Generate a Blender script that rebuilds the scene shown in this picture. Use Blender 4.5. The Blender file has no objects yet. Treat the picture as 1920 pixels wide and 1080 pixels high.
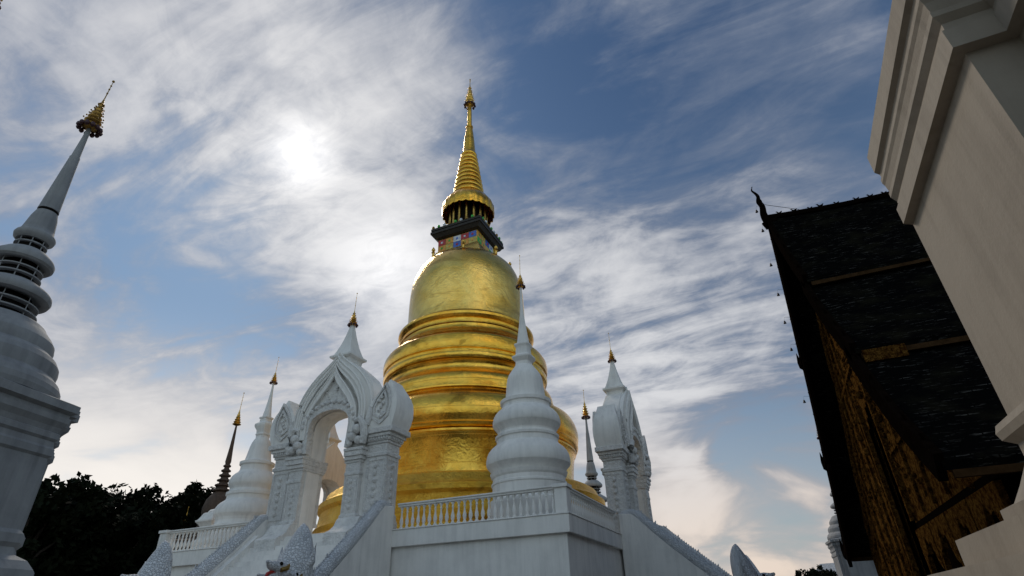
import bpy, math, random
from mathutils import Matrix, Vector, noise
R = math.radians
sc = bpy.context.scene
random.seed(7)

# ---------------------------------------------------------------- camera, sky, sun, exposure
cd = bpy.data.cameras.new('camera'); cam = bpy.data.objects.new('camera', cd); sc.collection.objects.link(cam)
cam.matrix_world = Matrix.Translation((6.2467, -18.9994, 1.5)) @ Matrix((
    (0.91378194, 0.22996899, 0.33483850), (0.40511450, -0.45557719, -0.79267374), (-0.02974560, 0.85997888, -0.50946199))).to_4x4()
cd.lens = 19.53; cd.sensor_width = 36; cd.clip_start = 0.05; cd.clip_end = 4000
sc.camera = cam
sc.view_settings.view_transform = 'Standard'; sc.view_settings.look = 'None'
sc.view_settings.exposure = 0.04; sc.view_settings.gamma = 1
SUN = Vector((-0.571, 0.483, 0.663)).normalized()
sl = bpy.data.lights.new('sun', 'SUN'); sl.energy = 1.1; sl.angle = R(14); sl.color = (1.0, 0.90, 0.76)
so = bpy.data.objects.new('sun', sl); sc.collection.objects.link(so)
so.rotation_euler = SUN.to_track_quat('Z', 'Y').to_euler()

def build_world():
    w = bpy.data.worlds.new('World'); sc.world = w; w.use_nodes = True
    nt = w.node_tree; N = nt.nodes; L = nt.links; N.clear()
    def nd(t, **k):
        n = N.new(t)
        for a, b in k.items(): setattr(n, a, b)
        return n
    def m(op, a, b=None, c=None, clamp=False):
        n = nd('ShaderNodeMath', operation=op); n.use_clamp = clamp
        for i, v in enumerate((a, b, c)):
            if v is None: continue
            if isinstance(v, (int, float)): n.inputs[i].default_value = v
            else: L.new(v, n.inputs[i])
        return n.outputs[0]
    def vm(op, a, b=None):
        n = nd('ShaderNodeVectorMath', operation=op)
        for i, v in enumerate((a, b)):
            if v is None: continue
            if isinstance(v, (tuple, Vector)): n.inputs[i].default_value = v
            else: L.new(v, n.inputs[i])
        return n
    def ramp(f, a, b, lo=0., hi=1.):
        n = nd('ShaderNodeMapRange', interpolation_type='SMOOTHSTEP'); L.new(f, n.inputs[0])
        for i, v in zip((1, 2, 3, 4), (a, b, lo, hi)): n.inputs[i].default_value = v
        return n.outputs[0]
    def mix(f, a, b, mode='MIX'):
        n = nd('ShaderNodeMix', data_type='RGBA', blend_type=mode)
        for s, v in ((n.inputs[0], f), (n.inputs[6], a), (n.inputs[7], b)):
            if isinstance(v, (int, float)): s.default_value = v
            elif isinstance(v, tuple): s.default_value = v + (1,)
            else: L.new(v, s)
        return n.outputs[2]
    tc = nd('ShaderNodeTexCoord'); D = vm('NORMALIZE', tc.outputs['Generated']).outputs[0]
    sep = nd('ShaderNodeSeparateXYZ'); L.new(D, sep.inputs[0]); dz = sep.outputs[2]
    def gl(d, k):                                     # soft lobe round a direction of the sky
        q = vm('DOT_PRODUCT', D, tuple(Vector(d).normalized())).outputs[1]
        return m('EXPONENT', m('MULTIPLY', m('SUBTRACT', q, 1.0), k))
    sky = nd('ShaderNodeTexSky', sky_type='NISHITA'); sky.sun_disc = False
    sky.sun_elevation = math.asin(SUN.z); sky.sun_rotation = math.atan2(SUN.x, SUN.y)
    sky.air_density = 1.4; sky.dust_density = 0.4; sky.ozone_density = 4.0
    # cloud layer: noise on a flat sheet high above the ground
    den = m('ADD', m('MAXIMUM', dz, 0.0), 0.10)
    px = m('DIVIDE', sep.outputs[0], den); py = m('DIVIDE', sep.outputs[1], den)
    cb = nd('ShaderNodeCombineXYZ'); L.new(px, cb.inputs[0]); L.new(py, cb.inputs[1])
    def noi(scl, rot, det, seed, dist=0.0, rough=.55):
        mp = nd('ShaderNodeMapping'); mp.inputs['Rotation'].default_value = (0, 0, R(rot)); mp.inputs['Scale'].default_value = scl
        mp.inputs['Location'].default_value = (seed, seed * .7, 0)
        L.new(cb.outputs[0], mp.inputs[0])
        n = nd('ShaderNodeTexNoise'); n.inputs['Scale'].default_value = 1; n.inputs['Detail'].default_value = det
        n.inputs['Roughness'].default_value = rough; n.inputs['Distortion'].default_value = dist
        L.new(mp.outputs[0], n.inputs[0]); return n.outputs[0]
    streak = noi((0.6, 1.9, 1), -150, 10, 3.1, 1.3, .52)      # long bands
    wisp = noi((1.9, 4.6, 1), -147, 8, 9.4, 1.6, .6)
    puff = noi((1.7, 1.7, 1), 0, 10, 5.3, 1.2, .58)
    fine = noi((9, 13, 1), -150, 7, 1.3, .9, .65)
    cov = m('ADD', m('MULTIPLY', streak, .66), m('MULTIPLY', puff, .46))
    cov = m('ADD', cov, m('MULTIPLY', m('SUBTRACT', wisp, .5), .50))
    cov = m('ADD', cov, m('MULTIPLY', m('SUBTRACT', fine, .5), .16))
    bias = m('MULTIPLY', gl((-0.60, 0.36, 0.70), 9), .24)
    for d, k, a in (((-0.533, 0.556, 0.637), 60, .14), ((-0.405, 0.40, 0.82), 40, .04), ((-0.516, 0.681, 0.52), 120, .20),
                    ((-0.188, 0.895, 0.404), 30, .17), ((-0.072, 0.941, 0.329), 40, .10), ((-0.239, 0.792, 0.561), 120, .08),
                    ((0.06, 0.56, 0.83), 60, .14), ((0.05, 0.86, 0.50), 60, .12), ((0.12, 0.80, 0.60), 120, .07), ((-0.121, 0.987, 0.105), 60, .22), ((-0.841, 0.509, 0.182), 30, .20), ((-0.847, 0.429, 0.314), 60, .08),
                    ((-0.152, 0.53, 0.83), 60, -.16), ((-0.23, 0.662, 0.714), 60, -.05), ((0.12, 0.72, 0.69), 50, -.12),
                    ((-0.043, 0.80, 0.60), 60, -.08), ((-0.736, 0.452, 0.504), 60, -.20), ((-0.738, 0.545, 0.40), 60, -.14),
                    ((-0.83, 0.25, 0.50), 60, -.05), ((-0.02, 0.976, 0.222), 160, -.30), ((0.0, 0.99, 0.10), 90, .16), ((-0.737, 0.13, 0.66), 120, -.08)):
        bias = m('ADD', bias, m('MULTIPLY', gl(d, k), a))
    lmp = nd('ShaderNodeMapping'); lmp.inputs['Scale'].default_value = (5.5, 5.5, 13); L.new(D, lmp.inputs[0])
    ln = nd('ShaderNodeTexNoise'); ln.inputs['Scale'].default_value = 1; ln.inputs['Detail'].default_value = 8; ln.inputs['Distortion'].default_value = .7; L.new(lmp.outputs[0], ln.inputs[0])
    lw = ramp(dz, .34, .20)
    cov = m('ADD', m('MULTIPLY', cov, m('SUBTRACT', 1.0, lw)), m('MULTIPLY', m('ADD', m('MULTIPLY', ln.outputs[0], 1.5), -.22), lw))
    cov = m('ADD', cov, bias)
    c = ramp(cov, .47, .76)
    thick = ramp(cov, .62, .98)
    # colours of cloud
    gs = gl(SUN, 11); gs2 = gl(SUN, 90); gs3 = gl(SUN, 900); g2 = gl((-0.516, 0.672, 0.535), 260)
    vary = ramp(m('ADD', m('ADD', m('MULTIPLY', puff, 1.1), m('MULTIPLY', wisp, .5)), m('MULTIPLY', fine, .4)), .78, 1.22, .52, 1.12)
    cloud = mix(thick, (.20, .24, .33), (.48, .49, .53))
    dkl = gl((0.0, .70, .72), 5)
    cloud = mix(m('MULTIPLY', dkl, .75), cloud, mix(thick, (.13, .17, .25), (.34, .36, .41)))
    lit = m('MULTIPLY', m('ADD', m('MULTIPLY', gs, .52), m('MULTIPLY', gs2, .30)), m('MULTIPLY', vary, ramp(cov, .45, .95, .55, 1.05)))
    cloud = mix(lit, cloud, (.98, .96, .94))
    low = ramp(dz, .36, .06)
    right = gl((-0.10, .96, .12), 6)
    warm = m('MULTIPLY', low, m('MULTIPLY', right, .9))
    cloud = mix(warm, cloud, mix(thick, (.46, .44, .43), (.88, .66, .48)))
    left = m('MULTIPLY', m('MULTIPLY', ramp(dz, .46, .10), gl((-0.85, 0.50, 0.18), 6)), 1.0, clamp=True)
    cloud = mix(left, cloud, (1.0, .94, .87))
    mid = m('MULTIPLY', gl((-0.15, .90, .40), 16), m('MULTIPLY', thick, .9))
    cloud = mix(mid, cloud, (.76, .76, .77))
    # blue
    bst = nd('ShaderNodeVectorMath', operation='SCALE'); L.new(sky.outputs[0], bst.inputs[0]); bst.inputs['Scale'].default_value = 0.074
    blue = mix(1.0, bst.outputs[0], (.60, .76, .88), 'MULTIPLY')
    blue = mix(ramp(dz, .85, .25, .06, .36), blue, (.36, .45, .54))
    blue = mix(m('MULTIPLY', dkl, .75), blue, mix(1.0, blue, (.44, .47, .52), 'MULTIPLY'))
    hz = m('MULTIPLY', left, .8)
    blue = mix(hz, blue, (.90, .87, .84))
    blue = mix(m('MULTIPLY', warm, .45), blue, (.50, .47, .43))
    col = mix(m('MULTIPLY', c, .92), blue, cloud)
    add = m('ADD', m('MULTIPLY', gs3, .55), m('MULTIPLY', g2, .30))
    add = m('MULTIPLY', add, ramp(m('ADD', puff, fine), .75, 1.25, .75, 1.15))
    sc2 = nd('ShaderNodeVectorMath', operation='SCALE'); sc2.inputs[0].default_value = (1, .97, .93); L.new(add, sc2.inputs['Scale'])
    fin = vm('ADD', col, sc2.outputs[0]).outputs[0]
    # unseen sky behind the viewer, brightened and warmed as added fill light
    away = ramp(vm('DOT_PRODUCT', D, tuple(Vector((-.335, .80, .50)).normalized())).outputs[1], .50, -.30, 0.0, 1.0)
    hi = m('MULTIPLY', ramp(dz, -.05, .75, .25, 1.0), ramp(puff, .40, .62, .50, 1.15))
    fin = mix(m('MULTIPLY', away, hi), mix(m('MULTIPLY', away, .6), fin, mix(1.0, fin, (.55, .52, .48), 'MULTIPLY')), mix(1.0, fin, (4.5, 3.85, 2.95), 'MULTIPLY'))
    # low part of that sky is dimmed, the high part boosted
    bg = nd('ShaderNodeBackground'); L.new(fin, bg.inputs[0]); bg.inputs[1].default_value = 1.0
    o = nd('ShaderNodeOutputWorld'); L.new(bg.outputs[0], o.inputs[0])
build_world()

# ---------------------------------------------------------------- materials
class NT:
    def __init__(s, name):
        s.mat = bpy.data.materials.new(name); s.mat.use_nodes = True; s.t = s.mat.node_tree; s.N = s.t.nodes; s.L = s.t.links
        s.b = s.N['Principled BSDF']; s.tc = s.N.new('ShaderNodeTexCoord')
    def inp(s, sock, v):
        if isinstance(v, (int, float)): sock.default_value = v
        elif isinstance(v, tuple): sock.default_value = v + (1,) if (len(v) == 3 and sock.type == 'RGBA') else v
        else: s.L.new(v, sock)
    def noise(s, scale, det=5, rough=.55, dist=0., vec=None, st=(1, 1, 1)):
        mp = s.N.new('ShaderNodeMapping'); mp.inputs['Scale'].default_value = st
        s.L.new(vec or s.tc.outputs['Object'], mp.inputs[0])
        n = s.N.new('ShaderNodeTexNoise'); n.inputs['Scale'].default_value = scale; n.inputs['Detail'].default_value = det
        n.inputs['Roughness'].default_value = rough; n.inputs['Distortion'].default_value = dist
        s.L.new(mp.outputs[0], n.inputs[0]); return n.outputs[0]
    def voro(s, scale, feature='F1', st=(1, 1, 1), out=0):
        mp = s.N.new('ShaderNodeMapping'); mp.inputs['Scale'].default_value = st; s.L.new(s.tc.outputs['Object'], mp.inputs[0])
        n = s.N.new('ShaderNodeTexVoronoi'); n.feature = feature; n.inputs['Scale'].default_value = scale
        s.L.new(mp.outputs[0], n.inputs[0]); return n.outputs[out]
    def math(s, op, a, b=0.0):
        n = s.N.new('ShaderNodeMath'); n.operation = op; s.inp(n.inputs[0], a); s.inp(n.inputs[1], b); return n.outputs[0]
    def rng(s, f, a, b, lo=0., hi=1.):
        n = s.N.new('ShaderNodeMapRange'); s.L.new(f, n.inputs[0])
        for i, v in zip((1, 2, 3, 4), (a, b, lo, hi)): n.inputs[i].default_value = v
        return n.outputs[0]
    def mix(s, f, a, b, mode='MIX'):
        n = s.N.new('ShaderNodeMix'); n.data_type = 'RGBA'; n.blend_type = mode
        s.inp(n.inputs[0], f); s.inp(n.inputs[6], a); s.inp(n.inputs[7], b); return n.outputs[2]
    def bump(s, h, strength=.3, dist=.02, prev=None):
        n = s.N.new('ShaderNodeBump'); n.inputs['Strength'].default_value = strength; n.inputs['Distance'].default_value = dist
        s.L.new(h, n.inputs['Height'])
        if prev is not None: s.L.new(prev, n.inputs['Normal'])
        return n.outputs[0]
    def out(s, col, rough=.6, metal=0., nrm=None, spec=None):
        s.inp(s.b.inputs['Base Color'], col); s.inp(s.b.inputs['Roughness'], rough); s.inp(s.b.inputs['Metallic'], metal)
        if nrm is not None: s.L.new(nrm, s.b.inputs['Normal'])
        if spec is not None: s.b.inputs['Specular IOR Level'].default_value = spec
        return s.mat

def plaster(name, base, dirt, amount=.5, carved=0, rough=.75):
    n = NT(name)
    a = n.noise(.9, 8, .62); b = n.noise(1.6, 6, .6, 0, None, (3.0, 3.0, .22)); c = n.noise(34, 4)
    f = n.math('MULTIPLY', n.rng(n.math('ADD', a, n.math('MULTIPLY', b, .8)), .80, 1.18), amount)
    col = n.mix(f, base, dirt)
    sk = n.noise(1.0, 6, .6, .2, None, (5.0, 5.0, .28)); bl = n.noise(.6, 5)
    col = n.mix(n.math('MULTIPLY', n.rng(sk, .54, .72), n.rng(bl, .40, .62, 0, amount * .55)), col, (dirt[0] * .55, dirt[1] * .56, dirt[2] * .56))
    nr = n.bump(c, .25, .01)
    nr = n.bump(n.noise(3.2, 5), .25, .04, nr)
    if carved:
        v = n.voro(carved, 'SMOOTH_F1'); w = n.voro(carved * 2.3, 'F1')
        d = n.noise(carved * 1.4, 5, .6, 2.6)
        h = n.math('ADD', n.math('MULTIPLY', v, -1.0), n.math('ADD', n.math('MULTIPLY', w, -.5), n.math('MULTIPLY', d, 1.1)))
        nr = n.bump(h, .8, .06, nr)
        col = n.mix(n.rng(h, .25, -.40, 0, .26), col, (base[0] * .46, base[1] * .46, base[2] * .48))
    return n.out(col, rough, 0, nr, .3)
M = {}
M['white'] = plaster('white_plaster', (.82, .80, .765), (.56, .55, .53), .6)
M['carved'] = plaster('carved_white_stucco', (.84, .82, .785), (.60, .59, .57), .6, carved=4.0)
M['fine_carved'] = plaster('finely_carved_stucco', (.83, .81, .78), (.60, .59, .575), .6, carved=7.5)
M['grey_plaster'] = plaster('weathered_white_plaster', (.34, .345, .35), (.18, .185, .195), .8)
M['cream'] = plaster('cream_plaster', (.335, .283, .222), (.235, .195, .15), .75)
def gold(name, base, deep, rough, sheet=1.0, wr=.35, dark_refl=.55, seam=.6):
    n = NT(name)
    a = n.noise(.55, 7, .6, .6); b = n.noise(2.8, 6, .65, 1.4); c = n.noise(11, 4, .6, .8)
    br = n.N.new('ShaderNodeTexBrick'); mp = n.N.new('ShaderNodeMapping'); mp.inputs['Scale'].default_value = (1, 1, 1)
    br.offset = .5; br.inputs['Scale'].default_value = 1; br.inputs['Mortar Size'].default_value = .012; br.inputs['Mortar Smooth'].default_value = .6
    br.inputs['Brick Width'].default_value = .9 * sheet; br.inputs['Row Height'].default_value = .55 * sheet
    br.inputs['Color1'].default_value = (1, 1, 1, 1); br.inputs['Color2'].default_value = (.72, .72, .72, 1); br.inputs['Mortar'].default_value = (.25, .25, .25, 1)
    sp = n.N.new('ShaderNodeSeparateXYZ'); n.L.new(n.tc.outputs['Object'], sp.inputs[0])
    ang = n.math('MULTIPLY', n.math('ARCTAN2', sp.outputs[1], sp.outputs[0]), 5.2)
    cb = n.N.new('ShaderNodeCombineXYZ'); n.L.new(ang, cb.inputs[0]); n.L.new(sp.outputs[2], cb.inputs[1])
    n.L.new(cb.outputs[0], br.inputs[0])
    bw = n.N.new('ShaderNodeRGBToBW'); n.L.new(br.outputs[0], bw.inputs[0])
    col = n.mix(n.rng(a, .42, .66), base, deep)
    col = n.mix(n.rng(n.voro(2.2, out=0), .1, .9, 0, .25), col, (deep[0] * .6, deep[1] * .5, deep[2] * .4))
    col = n.mix(n.rng(n.noise(.42, 7, .6, 1.1, None, (1, 1, 2.4)), .56, .66, 0, dark_refl), col, (.22, .10, .012))  # dark reflections painted into the gold as brown patches
    nr = n.bump(b, wr, .10); nr = n.bump(c, wr * .8, .03, nr); nr = n.bump(bw.outputs[0], seam, .025, nr)
    r = n.rng(n.math('ADD', b, n.math('MULTIPLY', bw.outputs[0], .25)), .4, .95, rough * .75, rough * 1.45)
    return n.out(col, r, 1.0, nr)
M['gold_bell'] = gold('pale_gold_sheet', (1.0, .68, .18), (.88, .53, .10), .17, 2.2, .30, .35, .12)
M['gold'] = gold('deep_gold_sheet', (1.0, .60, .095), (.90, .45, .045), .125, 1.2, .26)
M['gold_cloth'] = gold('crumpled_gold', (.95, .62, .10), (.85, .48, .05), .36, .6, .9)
def simple(name, col, rough=.5, metal=0., nz=0., emit=None):
    n = NT(name)
    c2 = tuple(v * .55 for v in col)
    cc = n.mix(n.rng(n.noise(6, 5), .35, .7), col, c2)
    nr = n.bump(n.noise(25, 4), .3 + nz, .01)
    m_ = n.out(cc, rough, metal, nr)
    if emit:
        n.b.inputs['Emission Color'].default_value = emit + (1,); n.b.inputs['Emission Strength'].default_value = 1.0
    return m_
M['gilt'] = simple('gilt_metal', (.85, .52, .12), .3, 1.0)
M['dark_gilt'] = simple('tarnished_gilt', (.42, .25, .07), .4, 1.0)
M['maroon'] = simple('maroon_ornament', (.09, .03, .035), .5)
M['slot'] = simple('dark_opening', (.02, .017, .015), .8)
M['black_wood'] = simple('blackened_wood', (.006, .004, .003), .9)
M['edge_wood'] = simple('brown_eave_board', (.055, .030, .014), .8)
M['bark'] = simple('bark', (.06, .045, .035), .9, 0, .4)
M['red'] = simple('red_paint', (.45, .03, .02), .5)
M['bronze'] = simple('dark_bronze', (.05, .04, .03), .5, .6)
M['old_stone'] = simple('old_brown_stone', (.10, .065, .045), .85, 0, .5)
M['far_roof'] = simple('pale_far_roof', (.42, .44, .46), .7)
M['lamp'] = simple('lamp_tube', (.8, .8, .8), .4, 0, 0, (.9, .95, 1.0))
for nm, c in (('tile_red', (.60, .03, .03)), ('tile_green', (.06, .55, .05)), ('tile_blue', (.08, .18, .65)),
              ('tile_orange', (.90, .42, .05)), ('tile_pale', (.80, .84, .88)), ('tile_yellow', (.72, .58, .12))):
    M[nm] = simple(nm, c, .18)
def roof_mat():
    n = NT('dark_clay_roof_tiles')
    br = n.N.new('ShaderNodeTexBrick'); br.inputs['Scale'].default_value = 1
    br.inputs['Brick Width'].default_value = .22; br.inputs['Row Height'].default_value = .13; br.inputs['Mortar Size'].default_value = .012
    br.inputs['Color1'].default_value = (1, 1, 1, 1); br.inputs['Color2'].default_value = (.4, .4, .4, 1); br.inputs['Mortar'].default_value = (0, 0, 0, 1); br.inputs['Bias'].default_value = 0
    sp = n.N.new('ShaderNodeSeparateXYZ'); n.L.new(n.tc.outputs['Object'], sp.inputs[0])
    cb = n.N.new('ShaderNodeCombineXYZ'); n.L.new(sp.outputs[0], cb.inputs[0]); n.L.new(n.math('MULTIPLY', sp.outputs[2], 1.3), cb.inputs[1])
    n.L.new(cb.outputs[0], br.inputs[0]); bw = n.N.new('ShaderNodeRGBToBW'); n.L.new(br.outputs[0], bw.inputs[0])
    a = n.noise(1.3, 6); b = n.noise(9, 4, .6, 0, None, (.35, 1, 2.5))
    f = n.math('MULTIPLY', bw.outputs[0], n.rng(b, .57, .70))
    col = n.mix(f, (.003, .003, .003), (.075, .07, .062))  # glints on the tiles painted as lighter streaks of colour
    col = n.mix(n.rng(a, .5, .7, 0, .5), col, (.015, .014, .008))
    return n.out(col, .8, 0, n.bump(bw.outputs[0], .8, .03), .0)
M['roof'] = roof_mat()
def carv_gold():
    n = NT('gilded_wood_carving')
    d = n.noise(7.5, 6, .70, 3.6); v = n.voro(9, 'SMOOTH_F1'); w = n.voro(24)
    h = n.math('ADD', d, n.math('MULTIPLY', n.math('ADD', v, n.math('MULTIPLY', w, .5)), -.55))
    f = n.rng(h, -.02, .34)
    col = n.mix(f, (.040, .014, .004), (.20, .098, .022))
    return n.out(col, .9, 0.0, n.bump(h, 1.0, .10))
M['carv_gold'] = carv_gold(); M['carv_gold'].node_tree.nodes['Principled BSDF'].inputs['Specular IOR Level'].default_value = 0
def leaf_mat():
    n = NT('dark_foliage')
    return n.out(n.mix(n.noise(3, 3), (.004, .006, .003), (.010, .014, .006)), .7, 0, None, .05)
M['leaf'] = leaf_mat()
for q in ('black_wood', 'slot', 'edge_wood'): M[q].node_tree.nodes['Principled BSDF'].inputs['Specular IOR Level'].default_value = 0
def paving():
    n = NT('courtyard_paving')
    br = n.N.new('ShaderNodeTexBrick'); br.inputs['Scale'].default_value = 1; br.inputs['Brick Width'].default_value = .6; br.inputs['Row Height'].default_value = .6
    br.inputs['Mortar Size'].default_value = .01; br.inputs['Color1'].default_value = (.13, .125, .115, 1); br.inputs['Color2'].default_value = (.10, .097, .09, 1); br.inputs['Mortar'].default_value = (.05, .05, .045, 1)
    n.L.new(n.tc.outputs['Object'], br.inputs[0])
    return n.out(n.mix(n.rng(n.noise(.4, 6), .4, .7, 0, .5), br.outputs[0], (.09, .085, .075)), .8, 0, n.bump(n.noise(18), .3, .01))
M['paving'] = paving()
def scale_mat():
    n = NT('scaled_naga_stucco')
    v = n.voro(9.5, 'F1', (1, 1.3, 1.3)); e = n.voro(9.5, 'DISTANCE_TO_EDGE', (1, 1.3, 1.3)); f = n.voro(24)
    col = n.mix(n.rng(e, .09, .0, 0, .30), (.70, .715, .74), (.44, .46, .49))
    col = n.mix(n.rng(n.noise(1.2, 6), .45, .7, 0, .5), col, (.48, .50, .53))
    h = n.math('ADD', n.rng(e, 0, .12), n.math('MULTIPLY', f, -.4))
    return n.out(col, .7, 0, n.bump(h, .9, .035), .3)
M['scales'] = scale_mat()

# ---------------------------------------------------------------- mesh helpers
class MB:
    def __init__(s): s.v = []; s.f = []; s.m = []
    def add(s, v, f, mi=0):
        o = len(s.v); s.v += [tuple(p) for p in v]; s.f += [tuple(i + o for i in q) for q in f]; s.m += [mi] * len(f); return s
    def box(s, x0, x1, y0, y1, z0, z1, mi=0):
        v = [(x0, y0, z0), (x1, y0, z0), (x1, y1, z0), (x0, y1, z0), (x0, y0, z1), (x1, y0, z1), (x1, y1, z1), (x0, y1, z1)]
        return s.add(v, [(0, 3, 2, 1), (4, 5, 6, 7), (0, 1, 5, 4), (1, 2, 6, 5), (2, 3, 7, 6), (3, 0, 4, 7)], mi)
    def loft(s, rings, cap0=True, cap1=True, closed=True, mi=0):
        n = len(rings[0]); v = [p for r in rings for p in r]; f = []
        for i in range(len(rings) - 1):
            for j in range(n if closed else n - 1):
                k = (j + 1) % n; f.append((i * n + j, i * n + k, (i + 1) * n + k, (i + 1) * n + j))
        if cap0: f.append(tuple(range(n - 1, -1, -1)))
        if cap1: f.append(tuple((len(rings) - 1) * n + j for j in range(n)))
        return s.add(v, f, mi)
    def lathe(s, prof, seg=48, c=(0, 0), mi=0, cap=True):
        return s.loft([[(c[0] + r * math.cos(2 * math.pi * j / seg), c[1] + r * math.sin(2 * math.pi * j / seg), z) for j in range(seg)] for r, z in prof], cap, cap, True, mi)
    def prism(s, poly, a, b, axis='y', mi=0):          # poly in xz (axis y), yz (axis x) or xy (axis z)
        def P(p, t): return (p[0], t, p[1]) if axis == 'y' else ((t, p[0], p[1]) if axis == 'x' else (p[0], p[1], t))
        return s.loft([[P(p, a) for p in poly], [P(p, b) for p in poly]], mi=mi)
    def strip(s, outer, inner, a, b, axis='y', closed=False, mi=0):   # band between two polylines, extruded
        def P(p, t): return (p[0], t, p[1]) if axis == 'y' else (t, p[0], p[1])
        rings = [[P(o, a), P(i, a), P(i, b), P(o, b)] for o, i in zip(outer, inner)]
        return s.loft(rings, mi=mi)
    def tube(s, pts, rad, seg=8, sx=1., mi=0):
        pts = [Vector(p) for p in pts]; rings = []
        for i, p in enumerate(pts):
            t = (pts[min(i + 1, len(pts) - 1)] - pts[max(i - 1, 0)]).normalized()
            up = Vector((0, 0, 1)) if abs(t.z) < .95 else Vector((1, 0, 0))
            a = t.cross(up).normalized(); b = a.cross(t).normalized(); r = rad[i] if isinstance(rad, (list, tuple)) else rad
            rings.append([tuple(p + a * (r * sx * math.cos(q)) + b * (r * math.sin(q))) for q in [2 * math.pi * j / seg for j in range(seg)]])
        return s.loft(rings, mi=mi)
    def ball(s, c, r, n=6, sz=1., mi=0):
        pr = [(max(.001, r * math.sin(math.pi * i / n)), c[2] - r * sz * math.cos(math.pi * i / n)) for i in range(n + 1)]
        return s.lathe(pr, 8, (c[0], c[1]), mi)
    def build(s, name, mat, parent=None, smooth=True, angle=38, bevel=0):
        me = bpy.data.meshes.new(name); me.from_pydata(s.v, [], s.f)
        for mt in (mat if isinstance(mat, (list, tuple)) else [mat]): me.materials.append(mt)
        me.polygons.foreach_set('material_index', s.m)
        me.polygons.foreach_set('use_smooth', [smooth] * len(s.f)); me.update()
        if smooth: me.set_sharp_from_angle(angle=R(angle))
        o = bpy.data.objects.new(name, me); sc.collection.objects.link(o)
        if parent is not None: o.parent = parent
        if bevel:
            b = o.modifiers.new('b', 'BEVEL'); b.width = bevel; b.segments = 2; b.limit_method = 'ANGLE'; b.angle_limit = R(50)
        return o
def tag(o, label=None, cat=None, group=None, kind=None):
    for k, v in (('label', label), ('category', cat), ('group', group), ('kind', kind)):
        if v: o[k] = v
    return o
def thing(name, loc, rz, label, cat, group=None):
    o = bpy.data.objects.new(name, None); sc.collection.objects.link(o); o.location = loc; o.rotation_euler = (0, 0, rz); o.empty_display_size = .2
    return tag(o, label, cat, group)
def copy_tree(o, parent=None):
    c = o.copy(); sc.collection.objects.link(c); c.parent = parent
    for ch in list(o.children): copy_tree(ch, c)
    return c
def bez(p0, c, p1, n=6):
    return [((1 - t) ** 2 * p0[0] + 2 * t * (1 - t) * c[0] + t * t * p1[0], (1 - t) ** 2 * p0[1] + 2 * t * (1 - t) * c[1] + t * t * p1[1]) for t in [i / n for i in range(n + 1)]]
def smooth_curve(pts, n=6):                            # Catmull-Rom through 2D/3D points
    out = []
    P = [Vector(p) for p in pts]
    for i in range(len(P) - 1):
        a, b, c, d = P[max(i - 1, 0)], P[i], P[i + 1], P[min(i + 2, len(P) - 1)]
        for k in range(n):
            t = k / n
            out.append(tuple(.5 * ((2 * b) + (c - a) * t + (2 * a - 5 * b + 4 * c - d) * t * t + (3 * b - a - 3 * c + d) * t ** 3)))
    out.append(tuple(P[-1])); return out

# ---------------------------------------------------------------- the setting
mb = MB(); mb.box(-400, 400, -300, 500, -.5, 0); g = mb.build('ground', M['paving'], None, False); tag(g, 'grey paved temple courtyard ground', 'ground', kind='structure')

# ---------------------------------------------------------------- terrace
FL, RT, BB, MB0 = 4.45, 5.42, 4.5, 3.87               # floor, rail top, baluster foot, underside of the white band
ter = thing('terrace', (-10, 10, 0), 0, 'white plastered square terrace that carries the golden chedi and the white gates', 'terrace')
mb = MB(); mb.box(-9.84, 9.84, -9.84, 9.84, 0, MB0 + .05); mb.build('retaining_wall', M['white'], ter, False)
mb = MB(); mb.box(-10, 10, -10, 10, MB0, FL); mb.build('band', M['white'], ter, False, bevel=.02)
mb = MB(); mb.box(-10.03, 10.03, -10.03, 10.03, FL, BB - .01); mb.build('coping', M['white'], ter, False, bevel=.015)
for sx in (-1, 1):
    for sy in (-1, 1):
        mb = MB(); a = 9.74; w = .22
        mb.box(sx * a - w, sx * a + w, sy * a - w, sy * a + w, BB, RT - .10)
        mb.box(sx * a - w - .06, sx * a + w + .06, sy * a - w - .06, sy * a + w + .06, RT - .10, RT + .02)
        mb.build('corner_post', M['white'], ter, False, bevel=.015)
bal_prof = [(.070, 0), (.070, .05), (.045, .07), (.040, .10), (.062, .17), (.072, .24), (.062, .31), (.040, .40), (.030, .50), (.034, .56), (.052, .59), (.034, .62), (.040, .68), (.066, .72), (.066, .775)]
bal_mesh = None
def balustrade(x0, y0, x1, y1, n, label):
    global bal_mesh
    t = thing('balustrade', (x0, y0, 0), math.atan2(y1 - y0, x1 - x0), label, 'balustrade', 'balustrades round the terrace edge')
    Ln = math.hypot(x1 - x0, y1 - y0)
    mb = MB(); mb.box(0, Ln, -.11, .11, RT - .125, RT - .055); mb.box(0, Ln, -.155, .155, RT - .055, RT); mb.build('handrail', M['white'], t, False, bevel=.012)
    mb = MB(); mb.box(0, Ln, -.13, .13, BB - .02, BB + .02); mb.build('base_rail', M['white'], t, False)
    for i in range(n):
        x = Ln * (i + .5) / n
        if bal_mesh is None:
            mb = MB(); mb.lathe(bal_prof, 14); o = mb.build('baluster', M['white'], t); bal_mesh = o.data
        else:
            o = bpy.data.objects.new('baluster', bal_mesh); sc.collection.objects.link(o); o.parent = t
        o.location = (x, 0, BB + .02)
balustrade(-6.95, .26, -.48, .26, 26, 'white balustrade between the near staircase and the terrace corner below the bulging white stupa')
balustrade(-19.52, .26, -13.25, .26, 26, 'white balustrade left of the arched gate, in front of the left white stupa')
balustrade(-.26, .48, -.26, 7.05, 26, 'white balustrade on the shaded right side running to the second gate')
balustrade(-.26, 13.35, -.26, 19.5, 25, 'white balustrade beyond the right gate')

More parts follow.
